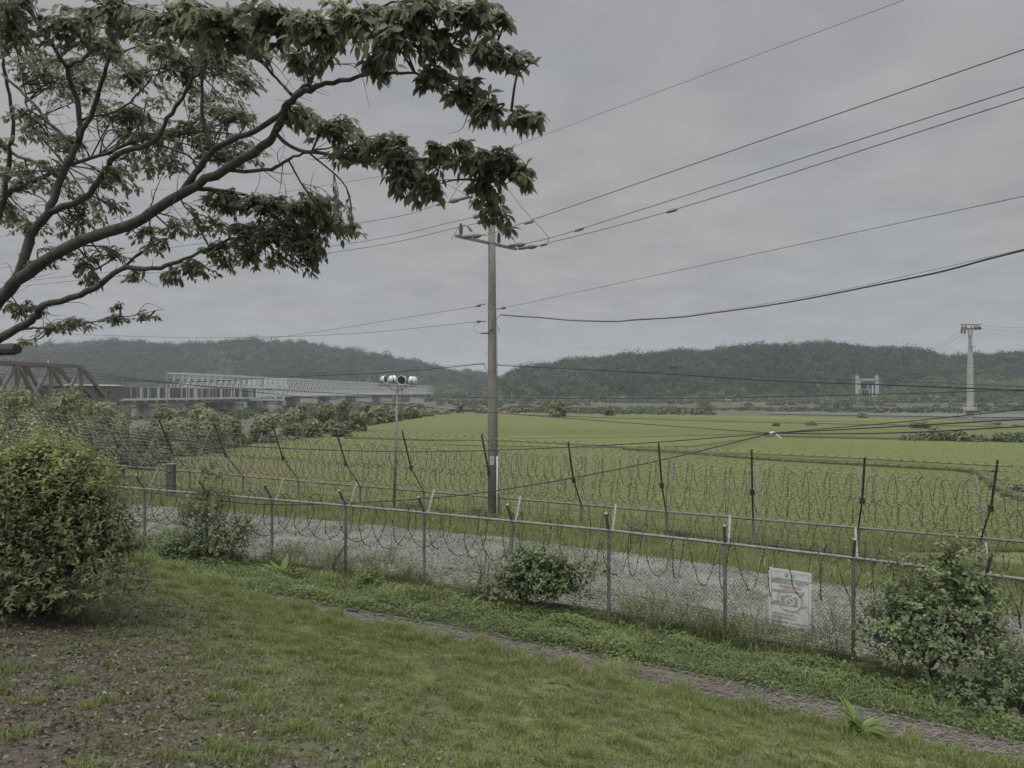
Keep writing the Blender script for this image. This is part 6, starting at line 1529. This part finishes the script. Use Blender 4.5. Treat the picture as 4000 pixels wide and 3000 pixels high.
BG = [
    (60, 1512, 330, 45, 'tall pale feathery shrub at the picture edge below the brown truss', 'willow', .5, 3600), (265, 1500, 300, 47, 'highest pale feathery shrub, its top before the truss end post', 'willow', .58, 3600), (390, 1560, 230, 50, 'pale feathery shrub in front of the brown cabin corner', 'willow', .5, 2800), (160, 1590, 300, 42, 'mid green shrub mass low behind the rope net', 'darkshrub', .6, 3200), (480, 1612, 170, 54, 'olive shrub below the start of the panelled walkway', 'willow', .42, 2000), (330, 1640, 260, 44, 'dark shrub tangle directly behind the rope net', 'darkshrub', .45, 2800), (-60, 1560, 260, 43, 'shrub cut by the picture edge under the truss', 'willow', .45, 2000),
    (560, 1662, 190, 60, 'low dark scrub under the broad walkway pier', 'darkshrub', .5, 1900), (660, 1640, 170, 66, 'grey-green bush between the first two walkway piers', 'willow', .4, 1800),
    (800, 1585, 230, 76, 'broad pale willow bush in front of the second walkway pier', 'willow', .55, 3000), (720, 1628, 150, 72, 'smaller willow bush leaning on the broad pale one', 'willow', .45, 1700), (900, 1632, 170, 84, 'dusky bush under the third walkway pier', 'darkshrub', .62, 1800), (640, 1580, 120, 120, 'dark tree in the gap beside the electric pole', 'darkshrub', .5, 1300),
    (1030, 1618, 170, 92, 'rounded bush below the mint viewing platform', 'willow', .42, 1900), (1130, 1610, 120, 98, 'silvery bush just past the mint viewing platform', 'willow', .62, 1500), (1163, 1571, 105, 114, 'upright egg-shaped willow tree beyond the mint platform', 'willow', .52, 1900), (1270, 1575, 150, 112, 'spreading dark willow tree beside the egg-shaped one', 'willow', .36, 2300), (1215, 1640, 130, 102, 'low bush filling the gap between two willows', 'willow', .42, 1300), (1335, 1562, 85, 128, 'dark narrow tree rising before the bridge pier', 'darkshrub', .45, 1300), (1395, 1606, 130, 118, 'hazy low willow at the bend of the field edge', 'willow', .4, 1500), (1335, 1655, 110, 104, 'dark thicket at the very edge of the rice field', 'darkshrub', .4, 1100),
    (1425, 1568, 80, 150, 'slim tree before the third white bridge pier', 'willow', .34, 1100), (1475, 1590, 110, 150, 'pale bush left of the floodlight mast along the river', 'willow', .42, 1200), (1535, 1596, 110, 160, 'bush partly hidden by the floodlight mast', 'darkshrub', .6, 1000), (1600, 1588, 110, 178, 'low rounded bush just past the floodlight mast', 'willow', .38, 1000), (1660, 1598, 90, 190, 'last bush of the river belt before open water', 'willow', .45, 900), (1730, 1604, 70, 205, 'tiny bush at the tip of the river belt', 'willow', .45, 600),
    (2178, 1564, 92, 186, 'lone round tree on the far field edge beyond the concrete pole', 'willow', .30, 1700), (2378, 1577, 60, 195, 'smaller yellowish lone bush on the far field edge', 'willow', .72, 900), (1798, 1571, 34, 220, 'small dark bush against the lone stone pier', 'darkshrub', .55, 500), (1880, 1592, 62, 214, 'flat dark bush close beside the concrete pole', 'darkshrub', .55, 700), (2010, 1597, 50, 212, 'flat bush just beyond the concrete pole by the water', 'darkshrub', .55, 600),
    (3370, 1616, 44, 205, 'small dark tree clump on the river bank below the cable station', 'darkshrub', .5, 700), (3420, 1600, 60, 260, 'dark thicket on the mud below the cable station', 'darkshrub', .4, 700), (3170, 1650, 50, 138, 'brownish shrub on the bright paddy beyond the knot', 'weed', .3, 700), (3030, 1652, 34, 136, 'tiny brownish shrub beside the cable knot', 'weed', .3, 450),
    (3560, 1690, 90, 96, 'straggly bush starting the row across the paddy', 'willow', .34, 1000), (3640, 1674, 120, 96, 'airy olive bush in the field row before the tower', 'willow', .42, 1300), (3730, 1682, 120, 95, 'darker full bush in the field row below the tower', 'darkshrub', .62, 1400), (3810, 1698, 100, 94, 'last low bush of the field row below the tower', 'darkshrub', .5, 1100), (3905, 1694, 70, 93, 'round dark bush across the gap in the field row', 'darkshrub', .4, 1000), (3975, 1690, 110, 93, 'wide dark bush at the picture edge in the field row', 'darkshrub', .45, 1300), (3590, 1652, 110, 128, 'grey-brown thicket on the far paddy bank before the tower', 'weed', .2, 1000), (3880, 1655, 90, 140, 'olive bush just past the tower plinth', 'darkshrub', .6, 900), (3990, 1662, 90, 135, 'olive bush at the edge past the tower plinth', 'darkshrub', .55, 900), (3880, 1840, 90, 58, 'withered brown reeds on the bend of the paddy bank', 'weed', .15, 700), (3990, 1900, 130, 47, 'wide withered brown reeds beside the last dark fence post', 'weed', .12, 900),
]
for i, (u, yt, w_, d, lab, m_, t0_, nl_) in enumerate(BG):
    bush = 'bush' in lab or 'shrub' in lab or 'scrub' in lab or 'thicket' in lab or 'reeds' in lab
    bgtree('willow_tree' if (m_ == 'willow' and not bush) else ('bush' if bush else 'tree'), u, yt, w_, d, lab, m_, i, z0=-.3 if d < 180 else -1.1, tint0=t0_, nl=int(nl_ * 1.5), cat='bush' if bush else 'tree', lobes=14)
# tall weeds at the foot of the concrete pole
for k, (u, n, h, lab) in enumerate(((1850, 25.0, .8, 'leafy weed clump at the foot of the concrete pole'), (2480, 24.6, .9, 'green weeds climbing the barbed fence beyond the leaning arm'), (1610, 25.4, .6, 'small weed clump by the base of the floodlight mast'))):
    b0 = onfence(u, n)
    shrub('verge_weed', b0, [(0, 0, h * .4, .5, .4, h * .45), (.3, 0, h * .3, .4, .3, h * .35)], 120, 6, .09, .5, M['maple'], lab, 90 + k, cat='weed', shoot_len=.25, tint0=.5, fine=False, stem_r=.005)
# ------------------------------------------------------------------ the air: one closed box round everything but the sky
hz = MB().box((0, 1700, 70), (7200, 5200, 144)).build('haze', None)
hm = bpy.data.materials.new('haze_air'); hm.use_nodes = True; n_ = hm.node_tree; n_.nodes.clear()
ho = n_.nodes.new('ShaderNodeOutputMaterial'); pv = n_.nodes.new('ShaderNodeVolumePrincipled')
pv.inputs['Color'].default_value = (.76, .83, .94, 1); pv.inputs['Density'].default_value = .00026; pv.inputs['Anisotropy'].default_value = .2
n_.links.new(pv.outputs[0], ho.inputs['Volume']); hz.data.materials.append(hm); hz['kind'] = 'stuff'
